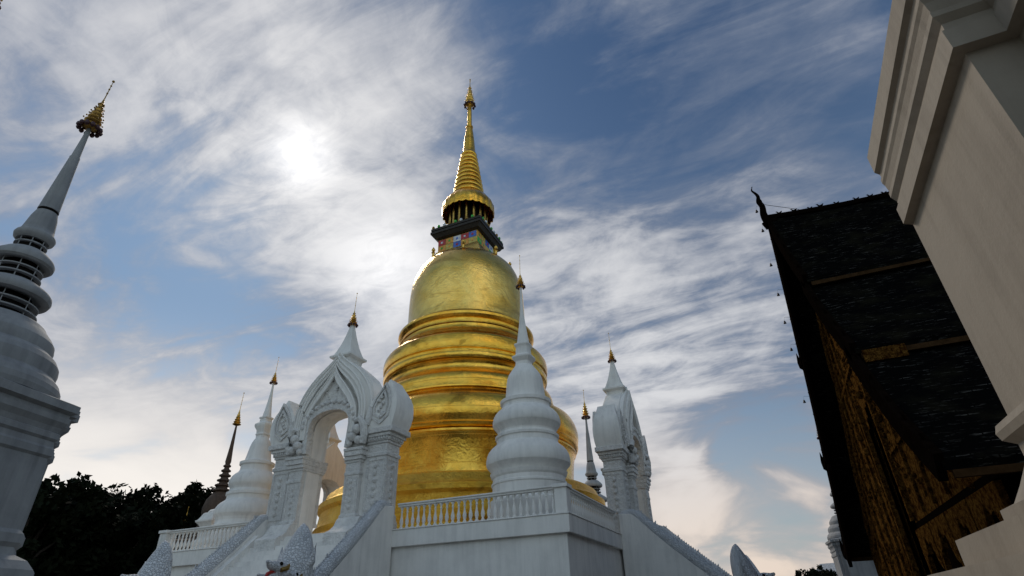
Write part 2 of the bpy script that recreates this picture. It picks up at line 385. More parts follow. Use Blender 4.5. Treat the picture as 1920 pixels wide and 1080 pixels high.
# ---------------------------------------------------------------- golden chedi
gc = thing('golden_chedi', (-9.51, 10.33, 0), 0, 'huge golden bell shaped chedi towering over the terrace', 'chedi')
def lobed(r0, z0, r1, z1, bulge=.12, n=6):
    return bez((r0, z0), (max(r0, r1) + bulge, (z0 + z1) / 2), (r1, z1), n)
base = [(8.3, FL), (8.3, 5.0), (8.05, 5.1), (7.9, 5.25), (7.95, 5.5), (7.8, 5.7), (7.7, 6.3), (7.85, 6.45), (7.85, 6.7), (7.6, 6.85), (7.45, 7.2), (7.3, 7.3), (6.6, 7.38)]
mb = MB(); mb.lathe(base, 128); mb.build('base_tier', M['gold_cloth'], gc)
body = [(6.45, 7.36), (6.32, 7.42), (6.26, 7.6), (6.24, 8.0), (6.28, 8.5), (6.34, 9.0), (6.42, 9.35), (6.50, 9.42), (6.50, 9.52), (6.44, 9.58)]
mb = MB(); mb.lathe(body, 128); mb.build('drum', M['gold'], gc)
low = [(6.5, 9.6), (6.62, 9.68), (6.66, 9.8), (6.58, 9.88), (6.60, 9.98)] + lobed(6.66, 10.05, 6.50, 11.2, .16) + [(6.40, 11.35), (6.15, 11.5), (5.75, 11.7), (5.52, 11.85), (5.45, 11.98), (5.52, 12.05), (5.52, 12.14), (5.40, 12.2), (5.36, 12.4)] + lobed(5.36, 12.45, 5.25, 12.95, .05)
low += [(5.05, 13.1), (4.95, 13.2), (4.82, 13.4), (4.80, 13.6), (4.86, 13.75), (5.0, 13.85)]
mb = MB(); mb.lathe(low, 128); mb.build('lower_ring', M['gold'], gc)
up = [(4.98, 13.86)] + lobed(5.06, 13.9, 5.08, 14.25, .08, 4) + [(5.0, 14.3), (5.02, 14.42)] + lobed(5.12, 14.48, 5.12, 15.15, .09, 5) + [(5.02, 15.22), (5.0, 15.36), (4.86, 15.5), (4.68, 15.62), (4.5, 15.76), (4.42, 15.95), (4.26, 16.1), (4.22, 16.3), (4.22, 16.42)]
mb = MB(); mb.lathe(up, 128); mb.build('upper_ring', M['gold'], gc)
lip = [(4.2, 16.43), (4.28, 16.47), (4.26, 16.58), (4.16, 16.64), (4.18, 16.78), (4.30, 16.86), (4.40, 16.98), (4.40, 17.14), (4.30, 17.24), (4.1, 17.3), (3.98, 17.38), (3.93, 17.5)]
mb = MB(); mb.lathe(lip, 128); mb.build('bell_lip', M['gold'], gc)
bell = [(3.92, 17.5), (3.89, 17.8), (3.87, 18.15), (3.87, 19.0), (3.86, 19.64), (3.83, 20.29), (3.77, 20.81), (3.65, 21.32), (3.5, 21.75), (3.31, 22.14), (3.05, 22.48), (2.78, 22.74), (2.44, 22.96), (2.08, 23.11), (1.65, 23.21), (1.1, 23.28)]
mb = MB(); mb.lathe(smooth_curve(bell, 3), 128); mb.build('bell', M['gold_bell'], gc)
for k in range(8):
    a = math.pi / 8 + k * math.pi / 4; mb = MB()
    mb.lathe([(.09, 22.55), (.09, 22.8), (.14, 22.85), (.05, 22.92), (.12, 23.02), (.13, 23.1), (.02, 23.3)], 10, (3.0 * math.cos(a), 3.0 * math.sin(a)))
    mb.build('knob', M['gilt'], gc)
mb = MB()
for h0, h1, z0, z1 in ((1.95, 1.75, 22.8, 23.4), (1.75, 1.62, 23.4, 23.72)): mb.loft([[(-h0, -h0, z0), (h0, -h0, z0), (h0, h0, z0), (-h0, h0, z0)], [(-h1, -h1, z1), (h1, -h1, z1), (h1, h1, z1), (-h1, h1, z1)]])
mb.build('square_plinth', M['gold_bell'], gc, False)
tm = [M['gilt'], M['tile_red'], M['tile_green'], M['tile_blue'], M['tile_orange'], M['tile_pale'], M['tile_yellow']]
mb = MB(); mb.box(-1.55, 1.55, -1.55, 1.55, 23.6, 24.95)
rr = random.Random(5)
for f in range(4):
    for i in range(5):
        for j in range(2):
            mi = 1 + (i * 2 + j * 3 + f + rr.choice((0, 0, 1))) % 6
            a = -1.52 + i * .608; q = []
            cc = (math.cos(f * math.pi / 2), math.sin(f * math.pi / 2))
            def put(u0, u1, z0, z1, d, mi):
                v = []
                for (uu, dd, zz) in [(u0, 1.55, z0), (u1, 1.55, z0), (u1, 1.55, z1), (u0, 1.55, z1), (u0, 1.55 + d, z0), (u1, 1.55 + d, z0), (u1, 1.55 + d, z1), (u0, 1.55 + d, z1)]:
                    v.append((dd * cc[0] - uu * cc[1], dd * cc[1] + uu * cc[0], zz))
                mb.add(v, [(4, 5, 6, 7), (0, 1, 5, 4), (1, 2, 6, 5), (2, 3, 7, 6), (3, 0, 4, 7)], mi)
            z0 = 23.74 + j * .49
            put(a, a + .58, z0, z0 + .47, .03, mi); put(a + .22, a + .36, z0 + .16, z0 + .31, .05, 1 + (mi + 3) % 6)
mb.build('mosaic_block', tm, gc, False)
mb = MB()
for h0, h1, z0, z1 in ((1.6, 1.72, 24.78, 24.86), (1.76, 1.92, 24.86, 25.15), (1.98, 1.98, 25.15, 25.34), (1.88, 1.88, 25.34, 25.44), (1.95, 1.95, 25.44, 25.62)):
    mb.loft([[(-h0, -h0, z0), (h0, -h0, z0), (h0, h0, z0), (-h0, h0, z0)], [(-h1, -h1, z1), (h1, -h1, z1), (h1, h1, z1), (-h1, h1, z1)]])
mb.build('dark_slab', M['bronze'], gc, False)
mb = MB()
for f in range(4):
    for i in range(8):
        u = -1.8 + i * .45; cc = (math.cos(f * math.pi / 2), math.sin(f * math.pi / 2))
        mb = MB(); mb.ball((1.9 * cc[0] - u * cc[1], 1.9 * cc[1] + u * cc[0], 25.72), .11, 5, 1.3); mb.build('slab_flower', [M['dark_gilt'], M['tile_green'], M['tile_pale']][(i + f) % 3], gc)
mb = MB(); mb.lathe([(1.16, 25.4), (1.16, 28.9)], 32); mb.build('core_drum', M['slot'], gc)  # dark coloured core stands in for the shade inside the colonnade
for k in range(16):
    a = 2 * math.pi * k / 16; mb = MB(); mb.lathe([(.15, 25.45), (.15, 25.6), (.10, 25.7), (.10, 28.0), (.16, 28.2), (.16, 28.4)], 8, (1.36 * math.cos(a), 1.36 * math.sin(a))); mb.build('colonnette', M['gilt'], gc)
mb = MB(); seg = 96
rings = []
for r, z, sca in [(1.60, 28.5, 0), (1.76, 28.2, 0), (1.86, 27.62, 1), (1.94, 27.60, 1), (1.97, 27.95, 0), (1.94, 28.25, 0), (1.84, 28.5, 0), (1.64, 28.82, 0), (1.42, 29.08, 0), (1.28, 29.25, 0), (1.2, 29.3, 0)]:
    rings.append([(r * (1 + .012 * math.cos(24 * t)) * math.cos(t), r * (1 + .012 * math.cos(24 * t)) * math.sin(t), z - sca * .14 * abs(math.cos(12 * t))) for t in [2 * math.pi * j / seg for j in range(seg)]])
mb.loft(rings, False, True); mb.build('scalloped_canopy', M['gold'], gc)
prof = [(1.2, 29.28)]
n = 10
for i in range(n):
    z0 = 29.3 + i * .46; r = 1.20 - i * .064
    prof += [(r * .93, z0 + .02), (r + .01, z0 + .10), (r + .03, z0 + .2), (r - .01, z0 + .32), (r * .89, z0 + .40)]
prof += [(.52, 33.95), (.47, 34.6), (.41, 35.4), (.33, 36.2), (.26, 36.75), (.30, 36.8), (.30, 36.95), (.2, 37.05), (.19, 38.2), (.17, 39.2), (.15, 39.9)]
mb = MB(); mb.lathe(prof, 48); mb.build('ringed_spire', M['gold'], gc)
def umbrella(parent, z, s, drops=12, rod=2.6, drop=True, m='gilt', rd=.018, hs=1.):
    mb = MB(); pr = [(.22 * s, z)]
    for i in range(6):
        q = 1 - i / 6.6; pr += [(.95 * q * s, z + (.30 + i * 1.25 / 2.2) * s * hs), (1.0 * q * s, z + (.42 + i * 1.25 / 2.2) * s * hs), (.62 * q * s, z + (.72 + i * 1.25 / 2.2) * s * hs)]
    top = z + 4.4 * s * hs
    pr += [(.10 * s, z + 3.9 * s * hs), (.03 * s, top)]
    mb.lathe(pr, 20)
    if drop:
        for i in range(1, 6):
            q = (1 - i / 6.6) * 1.15
            for k in range(8):
                a = 2 * math.pi * (k + i * .5) / 8; mb.ball((q * s * math.cos(a), q * s * math.sin(a), z + (.48 + i * 1.25 / 2.2) * s * hs), .10 * s, 4)
    u = mb.build('umbrella', M[m], parent)
    if drop:
        tmesh = None
        for k in range(drops):
            a = 2 * math.pi * k / drops
            if tmesh is None: mb = MB(); mb.ball((0, 0, 0), .26 * s, 6, 1.3); o = mb.build('tassel', M['maroon'], u); tmesh = o.data
            else: o = bpy.data.objects.new('tassel', tmesh); sc.collection.objects.link(o); o.parent = u
            o.location = (1.05 * s * math.cos(a), 1.05 * s * math.sin(a), z + .12 * s)
    mb = MB(); L_ = rod * s
    mb.tube([(0, 0, top - .1), (.01 * L_, 0, top + L_ * .5), (.02 * L_, 0, top + L_)], [rd, rd * .8, rd * .5], 6)
    for q in (.25, .5, .72, 1.0): mb.ball((.02 * L_ * q, 0, top + L_ * q), (.16 if q > .9 else .11) * s, 5)
    mb.build('finial_rod', M[m], u)
umbrella(gc, 39.5, .42, 10, 1.0, True, 'gilt', .03, 1.6)

# ---------------------------------------------------------------- white stupas on the terrace
fgp = [(1.55, FL), (1.55, 5.35), (1.45, 5.4), (1.46, 5.9), (1.50, 5.93), (1.50, 6.0), (1.45, 6.03), (1.44, 6.18), (1.50, 6.25), (1.55, 6.38)]
fgp += [(1.46, 6.40), (1.52, 6.50), (1.60, 6.60), (1.68, 6.68), (1.70, 6.75), (1.70, 6.90), (1.665, 7.08), (1.60, 7.22), (1.50, 7.34), (1.38, 7.44), (1.29, 7.52), (1.26, 7.62), (1.25, 7.74), (1.31, 7.77), (1.32, 7.86), (1.24, 7.90), (1.20, 7.98)]
fgp += [(1.21, 8.04), (1.26, 8.13), (1.34, 8.24), (1.40, 8.31), (1.42, 8.37), (1.42, 8.48), (1.385, 8.64), (1.32, 8.77), (1.23, 8.88), (1.12, 8.97), (1.04, 9.04), (1.01, 9.12), (1.01, 9.22), (1.08, 9.25), (1.09, 9.38), (.98, 9.42), (.88, 9.46), (.86, 9.54)]
fgp += [(.84, 9.7), (.81, 10.0), (.785, 10.25), (.755, 10.42), (.70, 10.58), (.60, 10.74), (.50, 10.88), (.42, 11.0), (.38, 11.04)]
fgb = [(.36, 11.0), (.34, 11.2), (.38, 11.24), (.47, 11.34), (.49, 11.37), (.49, 11.44), (.38, 11.50), (.33, 11.56), (.31, 11.88), (.34, 11.94), (.38, 12.0), (.38, 12.06), (.31, 12.10)]
fgs = [(.29, 12.08), (.23, 12.5), (.15, 13.1), (.095, 13.6), (.065, 14.1), (.05, 14.6), (.045, 15.15)]
def stupa(loc, body, neck, spire, uz, us, rod, label, grp=None, mt='white', rot=0, name='white_stupa'):
    t = thing(name, loc, rot, label, 'stupa', grp)
    mb = MB(); mb.lathe(body, 72); mb.build('body', M[mt], t, angle=19)
    mb = MB()
    def sq(r, z):                                     # softened square section
        o = []
        for j in range(24):
            a = 2 * math.pi * j / 24; k = (abs(math.cos(a)) ** 6 + abs(math.sin(a)) ** 6) ** (-1 / 6); o.append((r * k * math.cos(a), r * k * math.sin(a), z))
        return o
    mb.loft([sq(r * .92, z) for r, z in neck]); mb.build('neck', M[mt], t, angle=30)
    mb = MB(); mb.lathe(spire, 24); mb.build('spire', M[mt], t)
    umbrella(t, uz, us, 10, rod, True, 'gilt', .012)
    return t
stupa((-2.3, 2.3, 0), fgp, fgb, fgs, 15.1, .19, 5.2, 'white bulging stupa standing inside the near terrace corner in front of the golden chedi')
c2p = [(1.62, FL), (1.62, 5.0), (1.48, 5.06), (1.44, 5.5), (1.50, 5.54), (1.50, 5.66), (1.41, 5.70), (1.37, 5.86), (1.40, 5.98), (1.46, 6.07), (1.51, 6.14), (1.52, 6.19), (1.52, 6.31), (1.48, 6.47), (1.41, 6.59), (1.32, 6.69), (1.21, 6.77), (1.13, 6.84), (1.10, 6.94), (1.10, 7.04), (1.16, 7.07), (1.165, 7.19), (1.07, 7.23), (1.03, 7.34)]
c2p += [(1.05, 7.42), (1.10, 7.50), (1.14, 7.57), (1.15, 7.61), (1.15, 7.73), (1.11, 7.87), (1.05, 7.99), (.96, 8.09), (.86, 8.17), (.79, 8.25), (.76, 8.36), (.76, 8.54), (.84, 8.57), (.845, 8.70), (.73, 8.74), (.64, 8.80)] + [(.60, 9.0), (.55, 9.3), (.52, 9.5), (.47, 9.7), (.40, 9.86), (.33, 9.98), (.30, 10.05)]
c2n = [(.30, 10.02), (.29, 10.12), (.33, 10.14), (.33, 10.2), (.30, 10.24), (.32, 10.4), (.42, 10.56), (.44, 10.62), (.44, 10.72), (.34, 10.8), (.27, 10.86), (.26, 11.0), (.31, 11.04), (.31, 11.1), (.24, 11.14)]
c2s = [(.23, 11.12), (.17, 11.5), (.10, 12.1), (.06, 12.6), (.04, 13.1)]
stupa((-17.4, 2.5, 0), c2p, c2n, c2s, 13.05, .17, 4.8, 'smaller white stupa at the left terrace corner beside the arched gate')

# ---------------------------------------------------------------- gates
def carve_row(mb, x0, x1, z, y, r, n, ry=.05):
    for i in range(n): mb.ball((x0 + (x1 - x0) * (i + .5) / n, y, z), r, 5)
def make_gate():
    t = thing('arched_gate', (0, 0, 0), 0, 'x', 'gate')
    body = [(2.0, 4.6), (2.0, 9.8), (1.95, 10.3), (1.72, 10.72), (1.40, 11.05), (.96, 11.42), (.62, 11.72), (.42, 11.92), (.40, 12.05)]
    op = [(1.1, 4.6), (1.1, 8.75)] + [(1.1 * math.cos(a), 8.75 + .72 * math.sin(a) ** .9) for a in [math.pi / 2 * k / 8 for k in range(1, 9)]]
    # the wall over and beside the opening, in two mirrored halves
    mb = MB()
    for s in (1, -1):
        oc = [(2.05, 4.5), (2.05, 6), (2.05, 8.0), (2.05, 9.2), (2.0, 9.9), (1.86, 10.4), (1.62, 10.8), (1.28, 11.12), (.90, 11.45), (.42, 11.9)]
        ic = [(1.1, 4.5), (1.1, 6), (1.1, 8.0), (1.1, 8.75), (1.06, 9.0), (.93, 9.2), (.72, 9.34), (.48, 9.43), (.24, 9.47), (0, 9.48)]
        oc[-1] = (0.0, 12.12)
        mb.strip([(s * x, z) for x, z in oc[:-1]] + [(0, 12.12)], [(s * x, z) for x, z in ic], -.40, .40)
    mb.build('arch_wall', M['white'], t, angle=30)
    # outer piers
    for s in (-1, 1):
        mb = MB()
        def ring(x0, x1, d, z): return [(s * x0, -d, z), (s * x1, -d, z), (s * x1, d, z), (s * x0, d, z)]
        mb.loft([ring(1.9, 3.0, .52, 4.4), ring(1.9, 3.0, .52, 4.75), ring(1.93, 2.97, .46, 4.9), ring(1.93, 2.97, .46, 5.0), ring(1.98, 2.92, .43, 5.1), ring(1.98, 2.92, .43, 7.2), ring(1.96, 2.97, .48, 7.23), ring(1.96, 2.97, .48, 7.34), ring(1.98, 2.92, .43, 7.4), ring(1.98, 2.92, .43, 7.72)])
        for yy in (-1, 1):
            for a, b, c, d in ((2.04, 2.10, 5.2, 7.12), (2.80, 2.86, 5.2, 7.12), (2.10, 2.80, 5.2, 5.26), (2.10, 2.80, 7.06, 7.12)): mb.box(*sorted((s * a, s * b)), *sorted((yy * .42, yy * .455)), c, d)
            for iz in range(6): mb.ball((s * 2.45, yy * .42, 5.45 + iz * .28), .11, 4)
        for a, b, c, d in ((-.36, -.30, 5.2, 7.12), (.30, .36, 5.2, 7.12), (-.30, .30, 5.2, 5.26), (-.30, .30, 7.06, 7.12)): mb.box(*sorted((s * 2.91, s * 2.945)), a, b, c, d)
        for iz in range(6): mb.ball((s * 2.91, 0, 5.45 + iz * .28), .11, 4)
        p = mb.build('outer_pier', M['fine_carved'], t, False)
        mb = MB()
        for a, b, d, z0, z1 in ((1.94, 2.98, .48, 7.72, 7.82), (1.90, 3.03, .53, 7.82, 7.98), (1.86, 3.12, .60, 7.98, 8.12), (1.82, 3.26, .68, 8.12, 8.34)): mb.box(*sorted((s * a, s * b)), -d, d, z0, z1)
        for q in range(9):
            xx = s * (1.95 + q * .125)
            for yy in (-1, 1): mb.box(xx - .035, xx + .035, *sorted((yy * .50, yy * .585)), 7.86, 7.975)
        for q in range(8):
            yy = -.44 + q * .125; mb.box(*sorted((s * 3.0, s * 3.09)), yy - .035, yy + .035, 7.86, 7.975)
        mb.build('capital', M['fine_carved'], p, False, bevel=.02)
        # leaf shaped head of the pier
        pr = [(1.95, 3.16, .62, 8.34), (1.88, 3.26, .65, 8.6), (1.86, 3.34, .66, 8.9), (1.95, 3.36, .65, 9.2), (2.1, 3.33, .62, 9.5), (2.28, 3.25, .57, 9.75), (2.46, 3.13, .52, 9.95), (2.6, 3.0, .47, 10.15), (2.70, 2.90, .44, 10.3), (2.76, 2.84, .42, 10.42)]
        mb = MB(); mb.loft([ring(*q) for q in pr]); lf = mb.build('leaf_head', M['white'], t, angle=50)
        mb = MB()
        def leafpts(k, cx=2.62, cz=9.15): 
            return [(s * (cx + (x - cx) * k), cz + (z - cz) * k) for x, z in ((2.62, 8.45), (2.15, 8.75), (2.12, 9.2), (2.35, 9.65), (2.80, 10.22), (3.02, 9.75), (3.12, 9.3), (3.02, 8.75), (2.62, 8.45))]
        for sg in (-1, 1):
            mb = MB()
            for k0, k1, y in ((1, .86, .70), (.70, .56, .72)): mb.strip(leafpts(k0), leafpts(k1), *sorted((sg * .56, sg * y)))
            for q in range(7): mb.ball((s * (2.62 + .10 * math.sin(q * 2.1)), sg * .66, 8.75 + q * .14), .09, 4)
            mb.build('leaf_carving', M['fine_carved'], lf)
        # inner pilasters carrying the arch frame
        mb = MB()
        def ring2(x0, x1, d, z): return [(s * x0, -d, z), (s * x1, -d, z), (s * x1, d, z), (s * x0, d, z)]
        mb.loft([ring2(1.12, 1.9, .70, 4.95), ring2(1.12, 1.9, .70, 5.05), ring2(1.12, 1.82, .62, 5.12), ring2(1.12, 1.82, .62, 6.55), ring2(1.12, 1.86, .66, 6.58), ring2(1.12, 1.86, .66, 6.68), ring2(1.12, 1.82, .62, 6.72), ring2(1.12, 1.82, .62, 7.05)])
        for yy in (-1, 1):
            for a, b, c, d in ((1.20, 1.25, 5.2, 6.48), (1.70, 1.75, 5.2, 6.48)): mb.box(*sorted((s * a, s * b)), *sorted((yy * .61, yy * .645)), c, d)
            for iz in range(5): mb.ball((s * 1.475, yy * .61, 5.36 + iz * .24), .09, 4)
        p = mb.build('inner_pilaster', M['fine_carved'], t, False)
        mb = MB()
        for x1, d, z0, z1 in ((1.86, .66, 7.05, 7.15), (1.92, .72, 7.15, 7.3), (1.98, .78, 7.3, 7.5), (2.02, .82, 7.5, 7.62)): mb.box(*sorted((s * 1.06, s * x1)), -d, d, z0, z1)
        mb.build('capital', M['fine_carved'], p, False, bevel=.02)
        # flared foot in front of the pilaster
        mb = MB(); mb.prism([(.5, 3.9), (-1.45, 3.9), (-1.45, 4.35), (-1.35, 4.42), (-1.15, 4.5), (-.95, 4.66), (-.82, 4.9), (-.74, 4.96), (.5, 4.96)], *sorted((s * 1.14, s * 2.2)), axis='x')
        mb.build('pier_foot', M['carved'], t, False)
    # front and back arch frames with nested ogee bands
    for f in (-1, 1):
        def Y(a, b): return tuple(sorted((f * a, f * b)))
        ogA = smooth_curve([(0, 12.2), (.22, 11.92), (.62, 11.58), (1.15, 11.15), (1.62, 10.6), (1.92, 10.0), (2.06, 9.35), (2.04, 8.8), (1.92, 8.3)], 4)
        ogA2 = smooth_curve([(0, 11.98), (.17, 11.74), (.5, 11.42), (.98, 11.0), (1.40, 10.48), (1.68, 9.92), (1.80, 9.35), (1.80, 8.85), (1.72, 8.3)], 4)
        ogB2 = smooth_curve([(0, 11.62), (.13, 11.4), (.40, 11.08), (.82, 10.66), (1.18, 10.2), (1.44, 9.72), (1.55, 9.3), (1.56, 8.85), (1.5, 8.3)], 4)
        ogC = smooth_curve([(0, 11.45), (.11, 11.2), (.34, 10.86), (.72, 10.42), (1.04, 9.98), (1.28, 9.55), (1.38, 9.25), (1.42, 8.85), (1.4, 8.3)], 4)
        ogD = smooth_curve([(0, 11.12), (.08, 10.9), (.27, 10.58), (.60, 10.18), (.90, 9.8), (1.12, 9.42), (1.2, 9.15), (1.22, 8.85), (1.2, 8.3)], 4)
        arch = [(1.06, 7.62)] + [(1.06, 8.3), (1.1, 8.75)] + op[3:]
        mb = MB()
        for s in (-1, 1):
            S = lambda c: [(s * x, z) for x, z in c]
            mb.strip(S(ogA), S(ogA2), *Y(.36, .58)); mb.strip(S(ogA2), S(ogB2), *Y(.30, .70)); mb.strip(S(ogC), S(ogD), *Y(.30, .76))
        for s in (-1, 1):
            for crv, yy, rr0 in ((ogA2, .71, .045), (ogB2, .71, .045), (ogC, .77, .035), (ogD, .77, .035), (ogA, .58, .05)):
                mb.tube([(s * x, f * yy, z) for x, z in crv], rr0, 6)
            for k in range(2, len(ogA2) - 1):
                for q in (0, .5):
                    x = (ogA2[k][0] + ogB2[k][0]) / 2 * (1 - q) + (ogA2[k + 1][0] + ogB2[k + 1][0]) / 2 * q; z = (ogA2[k][1] + ogB2[k][1]) / 2 * (1 - q) + (ogA2[k + 1][1] + ogB2[k + 1][1]) / 2 * q
                    mb.ball((s * x, f * .70, z), .07, 4)
        if f < 0: mb.build('ogee_band', M['white'], t, angle=30)
        mb = MB()
        for s in (-1, 1):
            S = lambda c: [(s * x, z) for x, z in c]
            q = [(0, 9.48), (.24, 9.47), (.48, 9.43), (.72, 9.34), (.93, 9.2), (1.06, 9.0), (1.1, 8.75), (1.08, 8.2), (1.06, 7.62)]
            o_ = [(0, 11.4), (.35, 10.8), (.75, 10.3), (1.05, 9.85), (1.3, 9.4), (1.42, 9.1), (1.5, 8.75), (1.72, 8.2), (1.85, 7.62)]
            mb.strip(S(o_), S(q), *Y(.30, .62))
        rt = random.Random(21)
        for s in (-1, 1):
            for k in range(34):
                x = rt.uniform(.02, 1.5); z = rt.uniform(8.0, 11.0)
                if z > 11.1 - x * 1.32 or (z < 9.75 and x < 1.36): continue
                a0 = rt.uniform(0, 6); r = rt.uniform(.07, .15)
                mb.tube([(s * (x + r * (1 - j / 6) * math.cos(a0 + j)), f * .63, z + r * (1 - j / 6) * math.sin(a0 + j)) for j in range(5)], [.035, .045, .04, .03, .01], 5)
        if f < 0: mb.build('tympanum', M['carved'], t, angle=30)
        else:
            mb = MB()
            for s in (-1, 1): mb.strip([(s * x, z) for x, z in ((0, 11.9), (.6, 11.4), (1.2, 10.9), (1.7, 10.3), (1.92, 9.6), (1.95, 8.9), (1.9, 7.62))], [(s * x, z) for x, z in ((0, 9.48), (.3, 9.46), (.6, 9.4), (.9, 9.22), (1.08, 8.9), (1.1, 8.4), (1.08, 7.62))], .38, .60)
            mb.build('plain_back', M['white'], t, angle=30)
        mb = MB()
        for s in (-1, 1):
            q = [(0, 9.44), (.24, 9.43), (.48, 9.39), (.72, 9.30), (.90, 9.17), (1.02, 8.98), (1.06, 8.72), (1.04, 8.3), (1.0, 7.7)]
            o_ = [(0, 9.72), (.27, 9.71), (.55, 9.66), (.85, 9.54), (1.1, 9.36), (1.26, 9.08), (1.31, 8.75), (1.28, 8.3), (1.3, 7.7)]
            mb.strip([(s * x, z) for x, z in o_], [(s * x, z) for x, z in q], *Y(.5, .74))
            for k in range(7):                          # flame leaves rising along the arch, curling outward
                a = .12 + k * .21; x = 1.38 * math.sin(a * 1.05); z = 8.62 + 1.18 * math.cos(a)
                mb.ball((s * x, f * .72, z), .12, 5)
            mb.ball((s * 1.62, f * .80, 8.35), .22, 6); mb.ball((s * 1.42, f * .82, 8.05), .20, 6); mb.ball((s * 1.72, f * .78, 7.9), .18, 6); mb.ball((s * 1.30, f * .8, 7.8), .14, 6)
            mb.tube([(s * 1.9, f * .72, 7.75), (s * 1.98, f * .76, 8.1), (s * 1.92, f * .80, 8.5), (s * 1.72, f * .82, 8.78), (s * 1.52, f * .80, 8.7), (s * 1.50, f * .78, 8.5)], [.14, .16, .16, .14, .11, .06], 8)
            mb.tube([(s * 2.02, f * .66, 8.5), (s * 2.12, f * .66, 8.9), (s * 2.05, f * .66, 9.3)], [.10, .12, .03], 7)
        if f < 0: mb.build('arch_trim', M['fine_carved'], t)
    # crown and spire
    mb = MB()
    def sq(h, z): return [(-h, -h, z), (h, -h, z), (h, h, z), (-h, h, z)]
    mb.loft([sq(.42, 11.6), sq(.46, 11.95), sq(.60, 12.05), sq(.60, 12.14), sq(.50, 12.18), sq(.47, 12.24)]); mb.build('crown_block', M['white'], t, False)
    mb = MB(); mb.loft([sq(h, z) for h, z in ((.48, 12.2), (.40, 12.42), (.31, 12.7), (.235, 13.0), (.17, 13.3), (.115, 13.6), (.07, 13.9))]); mb.build('spire', M['white'], t, False)
    umbrella(t, 13.84, .20, 10, 4.6, True, 'gilt', .012)
    return t
g1 = make_gate(); g1.location = (-10.2, 0, 0)
g1['label'] = 'ornate white arched gate at the top of the near staircase'; g1['group'] = 'carved white gates of the terrace'
g2 = copy_tree(g1); g2.location = (-.1, 10.3, 0); g2.rotation_euler = (0, 0, R(90)); g2['label'] = 'white gate seen edge on at the right side of the terrace'
g3 = copy_tree(g1); g3.location = (-19.9, 10.3, 0); g3.rotation_euler = (0, 0, R(-90)); g3['label'] = 'far white gate glimpsed through the opening of the near arched gate'

# ---------------------------------------------------------------- stairs and nagas
def make_stairs():
    t = thing('staircase', (0, 0, 0), 0, 'x', 'staircase', 'staircases up to the terrace gates')
    n = 25; pr = [(-.02, 0), (-.02, 4.46), (-1.0, 4.46)]
    for i in range(n):
        y = -1.0 - i * .20; z = 4.46 - (i + 1) * 4.46 / n; pr += [(y, z), (y - .20, z)]
    pr = pr[:-1]
    mb = MB(); mb.prism(pr, -2.72, 2.72, 'x'); mb.build('steps', M['white'], t, False)
    for s in (-1, 1):
        mb = MB(); mb.prism([(-.02, 3.5), (-.02, 4.6), (-1.05, 4.6), (-6.0, .12), (-6.0, 0), (-5.6, 0)], *sorted((s * 2.45, s * 2.73)), axis='x'); mb.build('stringer', M['white'], t, False)
        mb = MB(); top = [(.05, 5.32), (-.55, 5.28), (-3.3, 2.82), (-5.2, 1.25), (-5.9, .9)]
        mb.prism([(.05, 0)] + top + [(-5.9, 0)], *sorted((s * 2.74, s * 3.16)), axis='x'); mb.build('parapet', M['white'], t, False, bevel=.03)
        mb = MB(); pts = smooth_curve([(s * 2.95, .0, 5.20), (s * 2.95, -.55, 5.28), (s * 2.95, -1.1, 4.83), (s * 2.95, -2.2, 3.86), (s * 2.95, -3.3, 2.92), (s * 2.95, -4.3, 2.1), (s * 2.95, -5.0, 1.7), (s * 2.95, -5.3, 1.9)], 6)
        rad = [.19 + .06 * min(1, i / 18) for i in range(len(pts))]
        mb.tube(pts, rad, 12); b = mb.build('naga_body', M['scales'], t)
        mb = MB()
        for i in range(8, len(pts) - 5):
            p = Vector(pts[i]); d = (Vector(pts[i + 1]) - p).normalized(); nrm = Vector((0, d.z, -d.y)); nrm = nrm if nrm.z > 0 else -nrm
            for q in (0, .5):
                c = p + (Vector(pts[i + 1]) - p) * q + nrm * (rad[i] - .03); h = .10 if (i * 2 + int(q * 2)) % 9 else .17
                a = c - d * .08; b_ = c + d * .08; tp = c + nrm * h - d * .06
                mb.add([a + Vector((-.03, 0, 0)), b_ + Vector((-.03, 0, 0)), b_ + Vector((.03, 0, 0)), a + Vector((.03, 0, 0)), tp], [(0, 1, 4), (1, 2, 4), (2, 3, 4), (3, 0, 4), (0, 3, 2, 1)])
        mb.build('dorsal_fins', M['scales'], b, False)
    return t
st1 = make_stairs(); st1.location = (-10.2, 0, 0); st1['label'] = 'white staircase with naga parapets rising to the near arched gate'
st2 = copy_tree(st1); st2.location = (0, 10.3, 0); st2.rotation_euler = (0, 0, R(90)); st2['label'] = 'shaded staircase with serrated naga parapets below the right gate'
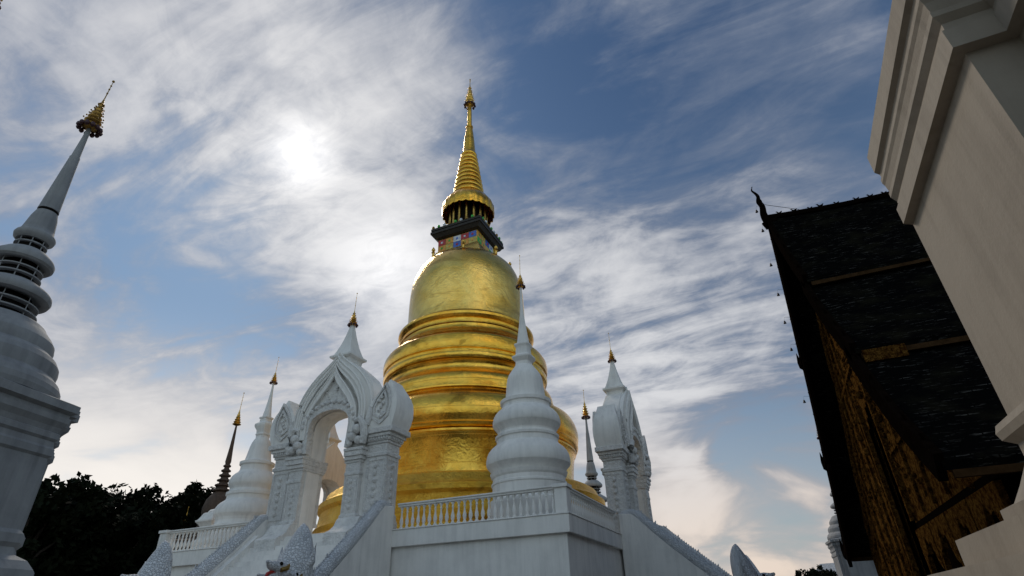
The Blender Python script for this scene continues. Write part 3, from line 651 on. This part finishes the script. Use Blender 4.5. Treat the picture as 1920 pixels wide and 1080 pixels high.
def make_naga():
    t = thing('naga_statue', (0, 0, 0), 0, 'x', 'statue', 'naga statues at the foot of the stairs')
    mb = MB()                                          # flared hood, leaning slightly back
    rings = []
    for z, w, d, y in ((1.2, .34, .34, .25), (1.8, .42, .40, .08), (2.3, .54, .48, -.06), (2.7, .62, .52, -.08), (3.05, .60, .50, -.04), (3.35, .53, .45, .02), (3.65, .43, .38, .08), (3.9, .33, .30, .12), (4.1, .23, .21, .14), (4.25, .13, .12, .14), (4.34, .03, .03, .12)):
        rings.append([(w * math.cos(a) * (1 + .03 * math.cos(8 * a)), y + d * math.sin(a), z) for a in [2 * math.pi * j / 32 for j in range(32)]])
    mb.loft(rings); h = mb.build('hood', M['scales'], t, angle=60)
    mb = MB()
    for s in (-1, 1):                                  # side spikes of the crest
        for z, x, k in ((3.15, .52, .42), (2.6, .58, .34)):
            mb = MB(); mb.tube([(s * (x - .15), 0, z - .15), (s * (x + .08), .02, z + .1), (s * (x + .14), .06, z + .15 + k)], [.17, .12, .01], 7); mb.build('crest_spike', M['scales'], h)

    for x, z, y, k, yaw in ((0, 3.0, -.55, 1.0, 0), (-.42, 2.75, -.40, .8, -.35), (.42, 2.75, -.40, .8, .35)):
        mb = MB()
        def P(a, b, c): return (x + k * (a * math.cos(yaw) + b * math.sin(yaw) * -1), y + k * (b * math.cos(yaw) + a * math.sin(yaw)) , z + k * c)
        mb.tube([P(0, .35, -.6), P(0, .15, -.25), P(0, -.05, 0)], [.2 * k, .19 * k, .19 * k], 10)
        mb.tube([P(0, .10, .05), P(0, -.18, .10), P(0, -.42, .13), P(0, -.55, .22)], [.20 * k, .17 * k, .11 * k, .04 * k], 10)
        mb.tube([P(0, .05, -.10), P(0, -.2, -.14), P(0, -.40, -.16)], [.15 * k, .10 * k, .05 * k], 10)
        hd = mb.build('head', M['scales'], t)
        mb = MB(); mb.tube([P(0, 0, -.02), P(0, -.25, -.03), P(0, -.46, -.10), P(0, -.56, -.24)], [.07 * k, .06 * k, .05 * k, .01], 7); mb.build('tongue', M['red'], hd)
        
        for q in (-1, 1):
            mb = MB(); mb.ball(P(q * .14, -.14, .16), .06 * k, 5); mb.build('eye', M['slot'], hd)
            mb = MB(); mb.tube([P(q * .17, -.15, 0), P(q * .22, .05, .06), P(q * .20, .2, .24)], [.07 * k, .07 * k, .01], 6); mb.build('cheek_scroll', M['dark_gilt'], hd)
    return t
ng = make_naga(); ng.location = (-7.1, -4.75, -.15); ng['label'] = 'scaled white naga with pointed hood and red mouth, right of the near stairs'
for loc, rz, lb in (((-13.15, -4.75, -.2), 0, 'scaled white naga with red mouth at the far left foot of the near stairs'),
                    ((4.7, 7.35, -.55), 90, 'dark rounded naga hood at the foot of the right gate stairs, taller in view'),
                    ((4.7, 13.25, -.55), 90, 'smaller pointed dark naga hood just behind the rounded one at right')):
    c = copy_tree(ng); c.location = loc; c.rotation_euler = (0, 0, R(rz)); c['label'] = lb

# ---------------------------------------------------------------- slotted white chedis on redented pedestals
def redent(h, z, n=.14, cx=0, cy=0):
    a = h; b = h * (1 - n); c = h * (1 - 2 * n)
    q = [(a, c), (b, c), (b, b), (c, b), (c, a)]; o = []
    for k in range(4):
        for x, y in q:
            for _ in range(k): x, y = -y, x
            o.append((cx + x, cy + y, z))
    return o
def slotted_chedi(k, loc, rz, label, ped=True, u=True):
    t = thing('slotted_chedi', loc, rz, label, 'chedi', 'white chedis with dark slotted rings')
    S = lambda p: [(r * k, z * k) for r, z in p]
    mb = MB(); mb.loft([redent(h * k * 0.91, z * k) for h, z in ((1.75, 0), (1.75, 1.9), (1.62, 2.0), (1.60, 2.3), (1.5, 2.42), (1.34, 2.5), (1.31, 2.6), (1.36, 2.66), (1.36, 2.78), (1.30, 2.84))])
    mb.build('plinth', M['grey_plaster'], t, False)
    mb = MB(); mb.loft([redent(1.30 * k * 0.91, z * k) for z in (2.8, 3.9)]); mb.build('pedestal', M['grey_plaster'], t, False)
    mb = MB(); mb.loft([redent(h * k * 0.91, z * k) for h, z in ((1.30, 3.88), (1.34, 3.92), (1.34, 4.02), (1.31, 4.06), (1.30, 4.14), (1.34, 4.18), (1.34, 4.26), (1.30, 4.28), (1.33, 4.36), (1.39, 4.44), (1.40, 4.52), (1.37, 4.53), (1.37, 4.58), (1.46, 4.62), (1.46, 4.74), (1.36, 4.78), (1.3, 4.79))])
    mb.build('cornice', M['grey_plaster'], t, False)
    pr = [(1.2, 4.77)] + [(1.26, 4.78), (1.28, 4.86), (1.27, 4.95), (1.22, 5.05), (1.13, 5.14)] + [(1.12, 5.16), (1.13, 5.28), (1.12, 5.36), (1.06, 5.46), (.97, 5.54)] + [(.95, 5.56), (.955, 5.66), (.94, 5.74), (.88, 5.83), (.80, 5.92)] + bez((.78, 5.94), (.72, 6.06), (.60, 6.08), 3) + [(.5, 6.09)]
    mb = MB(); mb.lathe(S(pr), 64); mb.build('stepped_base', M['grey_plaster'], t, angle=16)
    def slots(z0, z1, r0, r1, hoops):
        mb = MB(); mb.lathe(S([(r0 * .74, z0), (r1 * .74, z1)]), 40); d = mb.build('dark_drum', M['slot'], t)
        mb = MB()
        for i in range(hoops):
            q = (i + 1) / (hoops + 1); z = z0 + (z1 - z0) * q; r = r0 + (r1 - r0) * q
            mb.lathe(S([(r * .84, z - .011), (r * .97, z - .011), (r * .97, z + .011), (r * .84, z + .011)]), 40)
        for j in range(8):
            a = 2 * math.pi * j / 8 + .1; r = (r0 + r1) / 2 * .90
            mb.tube([(k * r * math.cos(a), k * r * math.sin(a), k * z0), (k * r * math.cos(a), k * r * math.sin(a), k * z1)], .009 * k, 5)
        mb.build('hoops', M['grey_plaster'], d)
    slots(6.06, 6.52, .58, .50, 2)
    mb = MB(); mb.lathe(S([(.40, 6.53), (.50, 6.49), (.57, 6.48), (.62, 6.50), (.64, 6.55), (.63, 6.61), (.59, 6.66), (.52, 6.71), (.46, 6.75), (.40, 6.79), (.3, 6.8)]), 48); mb.build('ring', M['grey_plaster'], t)
    slots(6.77, 7.19, .40, .35, 2)
    mb = MB(); mb.lathe(S([(.30, 7.19), (.38, 7.15), (.43, 7.155), (.465, 7.19), (.47, 7.25), (.44, 7.31), (.38, 7.37), (.33, 7.42), (.27, 7.46), (.2, 7.47)]), 48); mb.build('ring', M['grey_plaster'], t)
    slots(7.45, 7.71, .27, .24, 1)
    mb = MB(); mb.lathe(S([(.22, 7.68), (.25, 7.67), (.30, 7.72), (.315, 7.78), (.30, 7.82), (.26, 7.86), (.24, 7.95), (.205, 8.2), (.17, 8.34), (.14, 8.35)]), 40); mb.build('upper_bell', M['grey_plaster'], t)
    mb = MB(); mb.lathe(S([(.15, 8.33), (.15, 8.41)]), 24); mb.build('dark_collar', M['slot'], t)
    mb = MB(); mb.lathe(S([(.17, 8.40), (.165, 8.44), (.125, 9.1), (.09, 9.7), (.085, 9.72), (.09, 9.76), (.075, 9.8), (.05, 10.3), (.035, 10.7)]), 24); mb.build('spire', M['grey_plaster'], t)
    if u: umbrella(t, 10.58 * k, .185 * k, 12, 2.8, True, 'gilt' if k > 1.5 else 'dark_gilt', .012 * k, 1.2)
    return t
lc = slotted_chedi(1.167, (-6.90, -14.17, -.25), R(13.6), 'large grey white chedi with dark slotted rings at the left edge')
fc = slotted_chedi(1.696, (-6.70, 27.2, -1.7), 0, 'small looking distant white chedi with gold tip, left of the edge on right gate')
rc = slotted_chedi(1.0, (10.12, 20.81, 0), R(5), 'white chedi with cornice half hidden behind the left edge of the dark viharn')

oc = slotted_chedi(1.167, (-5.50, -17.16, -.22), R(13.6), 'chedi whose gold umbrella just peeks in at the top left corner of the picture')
# near white pedestal at the right edge
tw = thing('white_pedestal', (10.45, -13.62, 0), 0, 'massive cream white corniced pedestal looming at the right edge', 'pedestal')
def rr_(w, z, h=1.95): 
    a = h + w; c = 1.25 + w; b = 1.60 + w; q = [(a, c), (b, c), (b, b), (c, b), (c, a)]; o = []
    for k in range(4):
        for x, y in q:
            for _ in range(k): x, y = -y, x
            o.append((x, y - (1.5 * w if z > 5 and x < 0 and y > .5 else 0), z))
    return o
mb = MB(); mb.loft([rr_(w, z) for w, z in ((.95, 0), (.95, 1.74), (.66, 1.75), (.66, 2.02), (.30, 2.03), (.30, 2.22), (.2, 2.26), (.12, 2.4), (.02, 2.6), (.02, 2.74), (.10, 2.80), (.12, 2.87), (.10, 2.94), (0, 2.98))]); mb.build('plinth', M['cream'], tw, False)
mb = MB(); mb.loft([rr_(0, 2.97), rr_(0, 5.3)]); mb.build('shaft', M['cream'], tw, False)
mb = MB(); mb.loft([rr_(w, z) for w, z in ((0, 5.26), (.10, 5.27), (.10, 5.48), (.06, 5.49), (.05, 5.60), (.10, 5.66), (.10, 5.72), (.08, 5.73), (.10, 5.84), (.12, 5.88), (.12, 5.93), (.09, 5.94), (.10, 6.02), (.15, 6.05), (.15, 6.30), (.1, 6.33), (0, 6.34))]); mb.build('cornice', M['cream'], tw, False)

# ---------------------------------------------------------------- dark stone chedi and small things at the left
dk = thing('brown_chedi', (-28.3, 9.8, 0), R(20), 'slim dark brown stone chedi with gold umbrella left of the white stupas', 'chedi')
mb = MB(); mb.loft([redent(h, z, .12) for h, z in ((2.4, 0), (2.4, 3), (1.9, 3.2), (1.9, 5.6), (2.1, 5.9), (2.1, 6.3), (1.5, 6.5), (1.3, 6.9))]); mb.build('base', M['old_stone'], dk, False)
mb = MB(); mb.lathe([(1.2, 6.8), (1.2, 7.1), (1.0, 7.3), (1.05, 7.5), (.85, 7.7), (.88, 7.9), (.95, 8.2), (.95, 8.5), (.82, 9.0), (.6, 9.3), (.42, 9.5)], 28); mb.build('bell', M['old_stone'], dk)
mb = MB(); pr = [(.42, 9.48)]
for i in range(6): r = .58 - i * .065; z = 9.55 + i * .33; pr += [(r * .6, z), (r, z + .06), (r, z + .14), (r * .6, z + .22)]
mb.lathe(pr + [(.2, 11.6), (.13, 12.6), (.09, 13.6), (.05, 14.4)], 20); mb.build('ringed_spire', M['old_stone'], dk)
umbrella(dk, 14.2, .30, 10, 4.0, False, 'gilt', .02)
gf = thing('slim_gold_tipped_chedi', (-33.4, 11.5, 0), 0, 'tiny gold tipped spire in front of the dark trees at left', 'chedi')
mb = MB(); mb.lathe([(1.6, 0), (1.6, 2.5), (1.1, 3), (1.0, 5), (.6, 5.8), (.3, 6.4), (.12, 7.8)], 20); mb.build('body', M['old_stone'], gf)
umbrella(gf, 7.7, .30, 8, .8, False, 'gilt', .02)
pd = thing('white_pillar', (-21.7, 4.2, 0), 0, 'squat white stepped pillar top beside the base of the left stupa', 'pillar')
mb = MB()
def sq4(h, z): return [(-h, -h, z), (h, -h, z), (h, h, z), (-h, h, z)]
mb.loft([sq4(h, z) for h, z in ((.55, 0), (.55, 5.4), (.5, 5.5), (.42, 5.6), (.42, 6.0), (.46, 6.05), (.46, 6.12), (.42, 6.18), (.5, 6.3), (.62, 6.42), (.62, 6.5), (.56, 6.52), (.46, 6.7), (.40, 6.85), (.34, 6.9))])
mb.build('shaft', M['white'], pd, False)
mb = MB(); mb.lathe([(.34, 6.88), (.36, 6.95), (.26, 7.05), (.05, 7.12)], 16); mb.build('cap', M['white'], pd)

# ---------------------------------------------------------------- viharn
VX, VY = 8.93, 2.4
vh = thing('viharn', (VX, VY, 0), 0, 'dark timber viharn with tiered tile roof and gilded carved gable', 'temple hall')
VL = 22.0
def ridge_z(x): t = min(1, max(0, x / 9)); return 15.45 - .35 * math.sin(math.pi * t)
tiers = [((0, 15.35), (1.9, 12.7), (3.9, 10.4)), ((3.35, 10.55), (5.2, 8.4), (7.0, 6.75)), ((6.4, 6.95), (8.4, 4.9), (10.25, 3.45))]
def roof_tier(i, s):
    mb = MB(); rows = smooth_curve([(0,) + tuple(p) if False else (p[0], p[1]) for p in tiers[i]], 5); nx = 24; R0 = []
    for k in range(nx + 1):
        x = VL * k / nx; ring = []
        for (y, z) in rows:
            dz = (ridge_z(x) - 15.35) * (1 - (15.35 - z) / 5.5) if i == 0 else 0
            ring.append((x, s * y, z + dz))
        for (y, z) in reversed(rows):
            dz = (ridge_z(x) - 15.35) * (1 - (15.35 - z) / 5.5) if i == 0 else 0
            ring.append((x, s * y - s * .02, z + dz - .14))
        R0.append(ring)
    mb.loft(R0); r = mb.build('roof_tier', M['roof'], vh, angle=30)
    y, z = tiers[i][2]
    mb = MB(); mb.box(.1, VL, *sorted((s * (y - .12), s * (y - .02))), z - .26, z - .11); mb.build('eave_board', M['edge_wood'], r, False)
    # barge board along the gable
    mb = MB(); c = smooth_curve([(s * p[0], p[1]) for p in tiers[i]], 6); out = []; inn = []
    for a in range(len(c)):
        d = Vector(c[min(a + 1, len(c) - 1)]) - Vector(c[max(a - 1, 0)]); d.normalize(); nn = Vector((-d.y, d.x)) * s
        if nn.y < 0: nn = -nn
        w = .34 if s < 0 else .62; out.append((c[a][0] + nn.x * .14, c[a][1] + nn.y * .14)); inn.append((c[a][0] - nn.x * w, c[a][1] - nn.y * w))
    inn[0] = (inn[0][0] if i else 0.0, inn[0][1] - (.4 if i == 0 else 0)); 
    if i == 0: out[0] = (0.0, out[0][1])
    mb.strip(out, inn, -.10, .04, 'x');                                           # small curled finials and spikes along the gable edge
    for a in range(2, len(out) - 1, 2):
        p = out[a]; mb.tube([(-.03, p[0], p[1] - .02), (-.06, p[0] + s * .06, p[1] + .08), (-.10, p[0] + s * .03, p[1] + .16)], [.04, .03, .006], 5)
    e = out[-1]
    if s > 0: mb.tube([(-.03, e[0] - s * .2, e[1] - .2), (-.05, e[0] + s * .15, e[1] - .1), (-.08, e[0] + s * .42, e[1] + .2), (-.1, e[0] + s * .38, e[1] + .62)], [.14, .13, .09, .01], 7)
    mb.build('barge_board', M['black_wood'], r, False)
for i in range(3):
    for s in (-1, 1): roof_tier(i, s)
# ridge with birds
mb = MB(); mb.tube([(VL * k / 24, 0, ridge_z(VL * k / 24) + .08) for k in range(25)], .13, 8); rg = mb.build('ridge_cap', M['black_wood'], vh)
rb = random.Random(3)
for k in range(26):
    x = .5 + k * .52 + rb.uniform(-.12, .12); z = ridge_z(x) + .14; q = rb.uniform(.55, .85); mb = MB()
    mb.tube([(x - .10 * q, 0, z), (x - .02, 0, z + .1 * q), (x + .08 * q, 0, z + .12 * q), (x + .18 * q, 0, z + .22 * q)], [.03, .08 * q, .06 * q, .015], 6)
    mb.tube([(x - .02, 0, z + .1 * q), (x - .08 * q, 0, z + .24 * q), (x - .15 * q, 0, z + .25 * q)], [.035, .025, .01], 5)
    mb.tube([(x, 0, z - .1), (x, 0, z + .08)], .03, 5)
    mb.build('ridge_bird', M['black_wood'], rg)
mb = MB(); mb.tube(smooth_curve([(.25, 0, 15.2), (-.04, 0, 15.35), (-.12, 0, 15.75), (-.08, 0, 16.15), (-.16, 0, 16.45), (-.12, 0, 16.7), (-.18, 0, 16.9), (-.28, 0, 17.1), (-.22, 0, 17.3)], 5), [.22 * (1 - .93 * (q / 40) ** .7) for q in range(41)], 9)
mb.ball((-.14, 0, 16.42), .12, 6, 1.4); mb.tube([(-.1, 0, 15.5), (-.2, 0, 15.3), (-.16, 0, 15.0)], [.10, .11, .05], 8); mb.build('chofa_finial', M['black_wood'], vh)
mb = MB(); mb.tube([(-.12, 0, 16.3), (1.2, 0, 15.55)], .012, 4); mb.build('guy_wire', M['bronze'], vh)
def bell_on(y, z, drop):
    mb = MB(); mb.tube([(-.05, y, z), (-.30, y + .02, z + .06), (-.34, y + .02, z - drop)], .005, 4)
    zz = z - drop; c = (-.34, y + .02)
    mb.lathe([(.015, zz), (.035, zz - .02), (.045, zz - .08), (.065, zz - .12), (.01, zz - .13)], 8, c); mb.build('hanging_bell', M['bronze'], vh)
bell_on(0, 16.2, .12); bell_on(.05, 15.2, .1)
for y, z in ((1.0, 14.05), (1.75, 13.0), (2.55, 12.05), (3.3, 11.1), (4.6, 9.2)): bell_on(y, z, .1)
# gilded gable wall, recessed under the roof overhang
GX = .9
def under(i, k=.62): return tiers[i]
mb = MB()
edge = [(-9.9, 3.38), (-8.3, 4.55), (-6.7, 5.9), (-6.5, 6.55), (-5.1, 7.9), (-3.5, 9.4), (-3.4, 10.4), (-1.8, 12.3), (0, 14.4)]
gab = edge + [(-y, z) for y, z in reversed(edge[:-1])]
# split in vertical strips so that the door niche stays open
def top_at(y):
    a = -abs(y)
    for p, q in zip(edge, edge[1:]):
        if p[0] <= a <= q[0]: return p[1] + (q[1] - p[1]) * (a - p[0]) / (q[0] - p[0] + 1e-9)
    return 3.4
D0, D1, DT = -1.75, .35, 6.35
ys = [-9.9 + k * .33 for k in range(61)]
for y0, y1 in zip(ys, ys[1:]):
    ym = (y0 + y1) / 2
    lo = 3.42 if ym < D0 else (0 if ym > D1 else DT + .9 * (1 - abs(ym - (D0 + D1) / 2) / 1.05))
    mb.add([(GX, y0, lo), (GX, y1, lo), (GX, y1, top_at(y1)), (GX, y0, top_at(y0)), (GX + .15, y0, lo), (GX + .15, y1, lo), (GX + .15, y1, top_at(y1)), (GX + .15, y0, top_at(y0))], [(0, 3, 2, 1), (4, 5, 6, 7), (0, 1, 5, 4), (2, 3, 7, 6)])
# relief: scrolls, frames, bosses standing off the gable
rg_ = random.Random(11)
for k in range(900):
    y = rg_.uniform(-9.4, 9.0); z = rg_.uniform(2.2, 13.6)
    if z > top_at(y) - .25 or (D0 - .1 < y < D1 + .1 and z < DT + .8) or (y < D0 and z < 3.6): continue
    a0 = rg_.uniform(0, 6.3); r = rg_.uniform(.07, .15); pts = []
    for j in range(7): a = a0 + j * .75; q = r * (1 - j / 8); pts.append((GX - .05, y + q * math.cos(a), z + q * math.sin(a)))
    mb.tube(pts, [.03, .035, .035, .03, .025, .02, .01], 5)
for off in (.28, .62, 1.5):                           # raised frames following the roof line
    for sd in (-1, 1):
        pts = [(GX - .05, sd * y * (1 - off * .02), z - off * (1.3 if y > -7 else .8)) for y, z in edge[1:-1]]
        mb.tube(pts, [.06] * len(pts), 6)
for zz in (8.4, 5.2): mb.box(GX - .08, GX, -5.0 if zz < 6 else -2.6, D0 - .3 if zz < 6 else 3.2, zz, zz + .12)
for yy in (1.2, 2.2, 3.4, 4.8, 6.2): mb.box(GX - .08, GX, yy, yy + .10, 1.0, top_at(yy) - 1.6)
for yy in (-3.4, -4.8, -6.2): mb.box(GX - .08, GX, yy, yy + .10, 3.5, top_at(yy) - .5)
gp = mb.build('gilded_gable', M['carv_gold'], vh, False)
mb = MB()
for y, w in ((D0 - .12, .16), (D1 + .10, .16)):
    z0 = 0 if y > D1 else (DT - 2.9 if y > -3 else 3.4); mb.box(GX - .14, GX, y - w / 2, y + w / 2, z0, min(top_at(y) - .3, 7.4))
for y, z in ((-2.2, 6.9), (-1.0, 7.35), (.7, 7.0), (1.6, 6.6), (-2.4, 6.2), (1.1, 6.0)): mb.ball((GX - .12, y, z), .14, 6)
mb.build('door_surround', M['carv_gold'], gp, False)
mb = MB(); mb.box(GX - .03, GX + .16, -9.9, D0, 3.26, 3.40); mb.build('lintel', M['black_wood'], vh, False)
for b0 in (-9.2, -7.2, -5.2, -3.4):                    # hanging carved arches under the lintel
    w = 1.9; n = 16; o = []; i_ = []
    for k in range(n + 1):
        t = k / n; o.append((b0 + w * t, 3.24)); i_.append((b0 + w * t, 2.95 - 1.1 * abs(2 * t - 1) ** 1.6 + .12 * math.sin(t * 25)))
    mb = MB(); mb.strip(o, i_, GX - .06, GX + .06, 'x'); mb.build('hanging_arch', M['carv_gold'], vh, False)
for y in (-9.3, -7.25, -5.25, -3.35):
    mb = MB(); mb.box(GX + .3, GX + .6, y - .15, y + .15, 0, 3.24); mb.build('column', M['black_wood'], vh, False)
mb = MB(); mb.box(GX + .6, VL - .5, -9.2, 9.2, 0, 3.4); mb.prism([(-9.2, 3.4), (-6.4, 6.0), (-3.3, 9.4), (0, 13.6), (3.3, 9.4), (6.4, 6.0), (9.2, 3.4)], GX + .6, VL - .5, 'x'); mb.build('hall_wall', M['black_wood'], vh, False)
for q in (0, .22):
    mb = MB(); mb.tube([(GX + .3, -1.75, 3.4 + q), (GX + .3, .3, 4.6 + q)], .03, 6); mb.build('door_rail', M['grey_plaster'], vh)
mb = MB(); mb.box(GX + .35, GX + .42, -1.55, -.95, 3.72, 3.80); mb.build('tube_lamp', M['lamp'], vh, False)
mb = MB(); mb.box(0.12, 1.0, -7.02, -6.93, 6.36, 6.66); mb.build('gilded_frieze', M['carv_gold'], vh, False)

# ---------------------------------------------------------------- far things
wb = thing('white_building', (22, 42, 0), R(-20), 'low pale roofed building far off at the bottom right horizon', 'building')
mb = MB(); mb.box(-14, 14, 0, 8, 0, 3.6); mb.build('wall', M['white'], wb, False)
mb = MB(); mb.prism([(-.8, 3.5), (4, 5.2), (8.8, 3.5), (8.8, 3.4), (-.8, 3.4)], -14.8, 14.8, 'x'); mb.build('roof', M['far_roof'], wb, False)

def crown_mesh(seed, rx, rz, nclump, nleaf, ls):
    r = random.Random(seed); v = []; f = []
    cl = []
    for k in range(nclump):
        while True:
            p = Vector((r.uniform(-1, 1), r.uniform(-1, 1), r.uniform(-.75, 1)))
            if p.length < 1: break
        cl.append((Vector((p.x * rx, p.y * rx, p.z * rz)), r.uniform(.10, .24) * rx))
    for c, cr in cl:
        for _ in range(nleaf):
            d = Vector((r.gauss(0, 1), r.gauss(0, 1), r.gauss(0, .8))).normalized() * cr * r.random() ** .45
            p = c + d; a = Vector((r.gauss(0, 1), r.gauss(0, 1), r.gauss(0, 1))).normalized(); b = a.orthogonal().normalized(); s_ = ls * r.uniform(.6, 1.4)
            o = len(v); v += [tuple(p - a * s_), tuple(p + b * s_ * .5), tuple(p + a * s_), tuple(p - b * s_ * .5)]; f.append((o, o + 1, o + 2, o + 3))
    return v, f
def make_tree(seed, h, rx, rz):
    t = thing('tree', (0, 0, 0), 0, 'x', 'tree', 'dark trees beyond the terrace'); r = random.Random(seed)
    mb = MB(); hz = h - rz * 1.0
    mb.tube([(0, 0, 0), (.15, .1, hz * .45), (0, .2, hz * .8), (.2, 0, hz + rz * .4)], [.42, .34, .26, .08], 9)
    for k in range(9):
        a = k * 2.4; l = rx * r.uniform(.5, .85); z = hz * r.uniform(.5, .9)
        mb.tube([(0, .1, z), (l * .5 * math.cos(a), l * .5 * math.sin(a), z + rz * .4), (l * math.cos(a), l * math.sin(a), z + rz * r.uniform(.6, 1.1))], [.16, .10, .03], 6)
    mb.build('trunk', M['bark'], t)
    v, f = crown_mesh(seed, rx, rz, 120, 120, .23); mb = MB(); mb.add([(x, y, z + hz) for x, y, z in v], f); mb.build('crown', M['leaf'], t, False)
    return t
T = [make_tree(1, 10.9, 4.4, 4.3), make_tree(2, 10.6, 3.8, 4.0), make_tree(4, 10.3, 4.8, 4.1)]
def polar(az, d):
    a = R(az - 22.9); return (6.2467 + d * math.sin(a), -18.9994 + d * math.cos(a))
spots = [(-39.6, 50, 0, 0, 1.0, 'dense dark tree directly right of the left chedi'), (-36.6, 52, 1, 1.0, .94, 'lower dark tree behind and right of the first tree by the left chedi'),
         (-33.9, 52, 2, 2.2, 1.03, 'broad dark tree in the middle of the left tree group'), (-31.0, 53, 0, 4.0, 1.02, 'dark tree behind the tiny gold tipped spire'),
         (-28.6, 54, 1, 5.2, 1.10, 'dark tree reaching up beside the brown stone chedi'), (-42.6, 54, 2, .7, .98, 'dark tree mostly hidden behind the left chedi pedestal'),
         (-26.6, 57, 0, 2.9, .98, 'dark tree low behind the left white stupa'),
         (150, 26, 0, 1, 1.15, 'tall tree behind the photographer to the right'), (185, 24, 1, 3, 1.2, 'tall tree straight behind the photographer'), (215, 27, 2, 5, 1.15, 'tall tree behind the photographer to the left'), (248, 30, 0, 5, 1.1, 'tall tree far to the left of the photographer')]
used = set()
for az, d, k, rz, s, lb in spots:
    o = T[k] if k not in used else copy_tree(T[k]); used.add(k)
    x, y = polar(az, d); o.location = (x, y, -.2); o.rotation_euler = (0, 0, rz); o.scale = (s, s, s); o['label'] = lb
x, y = polar(25.1, 46)
sh = thing('shrub', (x, y, 1.35), 0, 'small dark bushy treetop above the pale roof at bottom right', 'shrub')
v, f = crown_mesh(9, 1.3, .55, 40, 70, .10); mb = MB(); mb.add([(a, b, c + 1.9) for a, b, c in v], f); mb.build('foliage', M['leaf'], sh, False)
mb = MB(); mb.tube([(0, 0, -1.35), (.05, 0, .6), (0, .05, 1.8)], [.12, .09, .03], 7); mb.build('stem', M['bark'], sh)
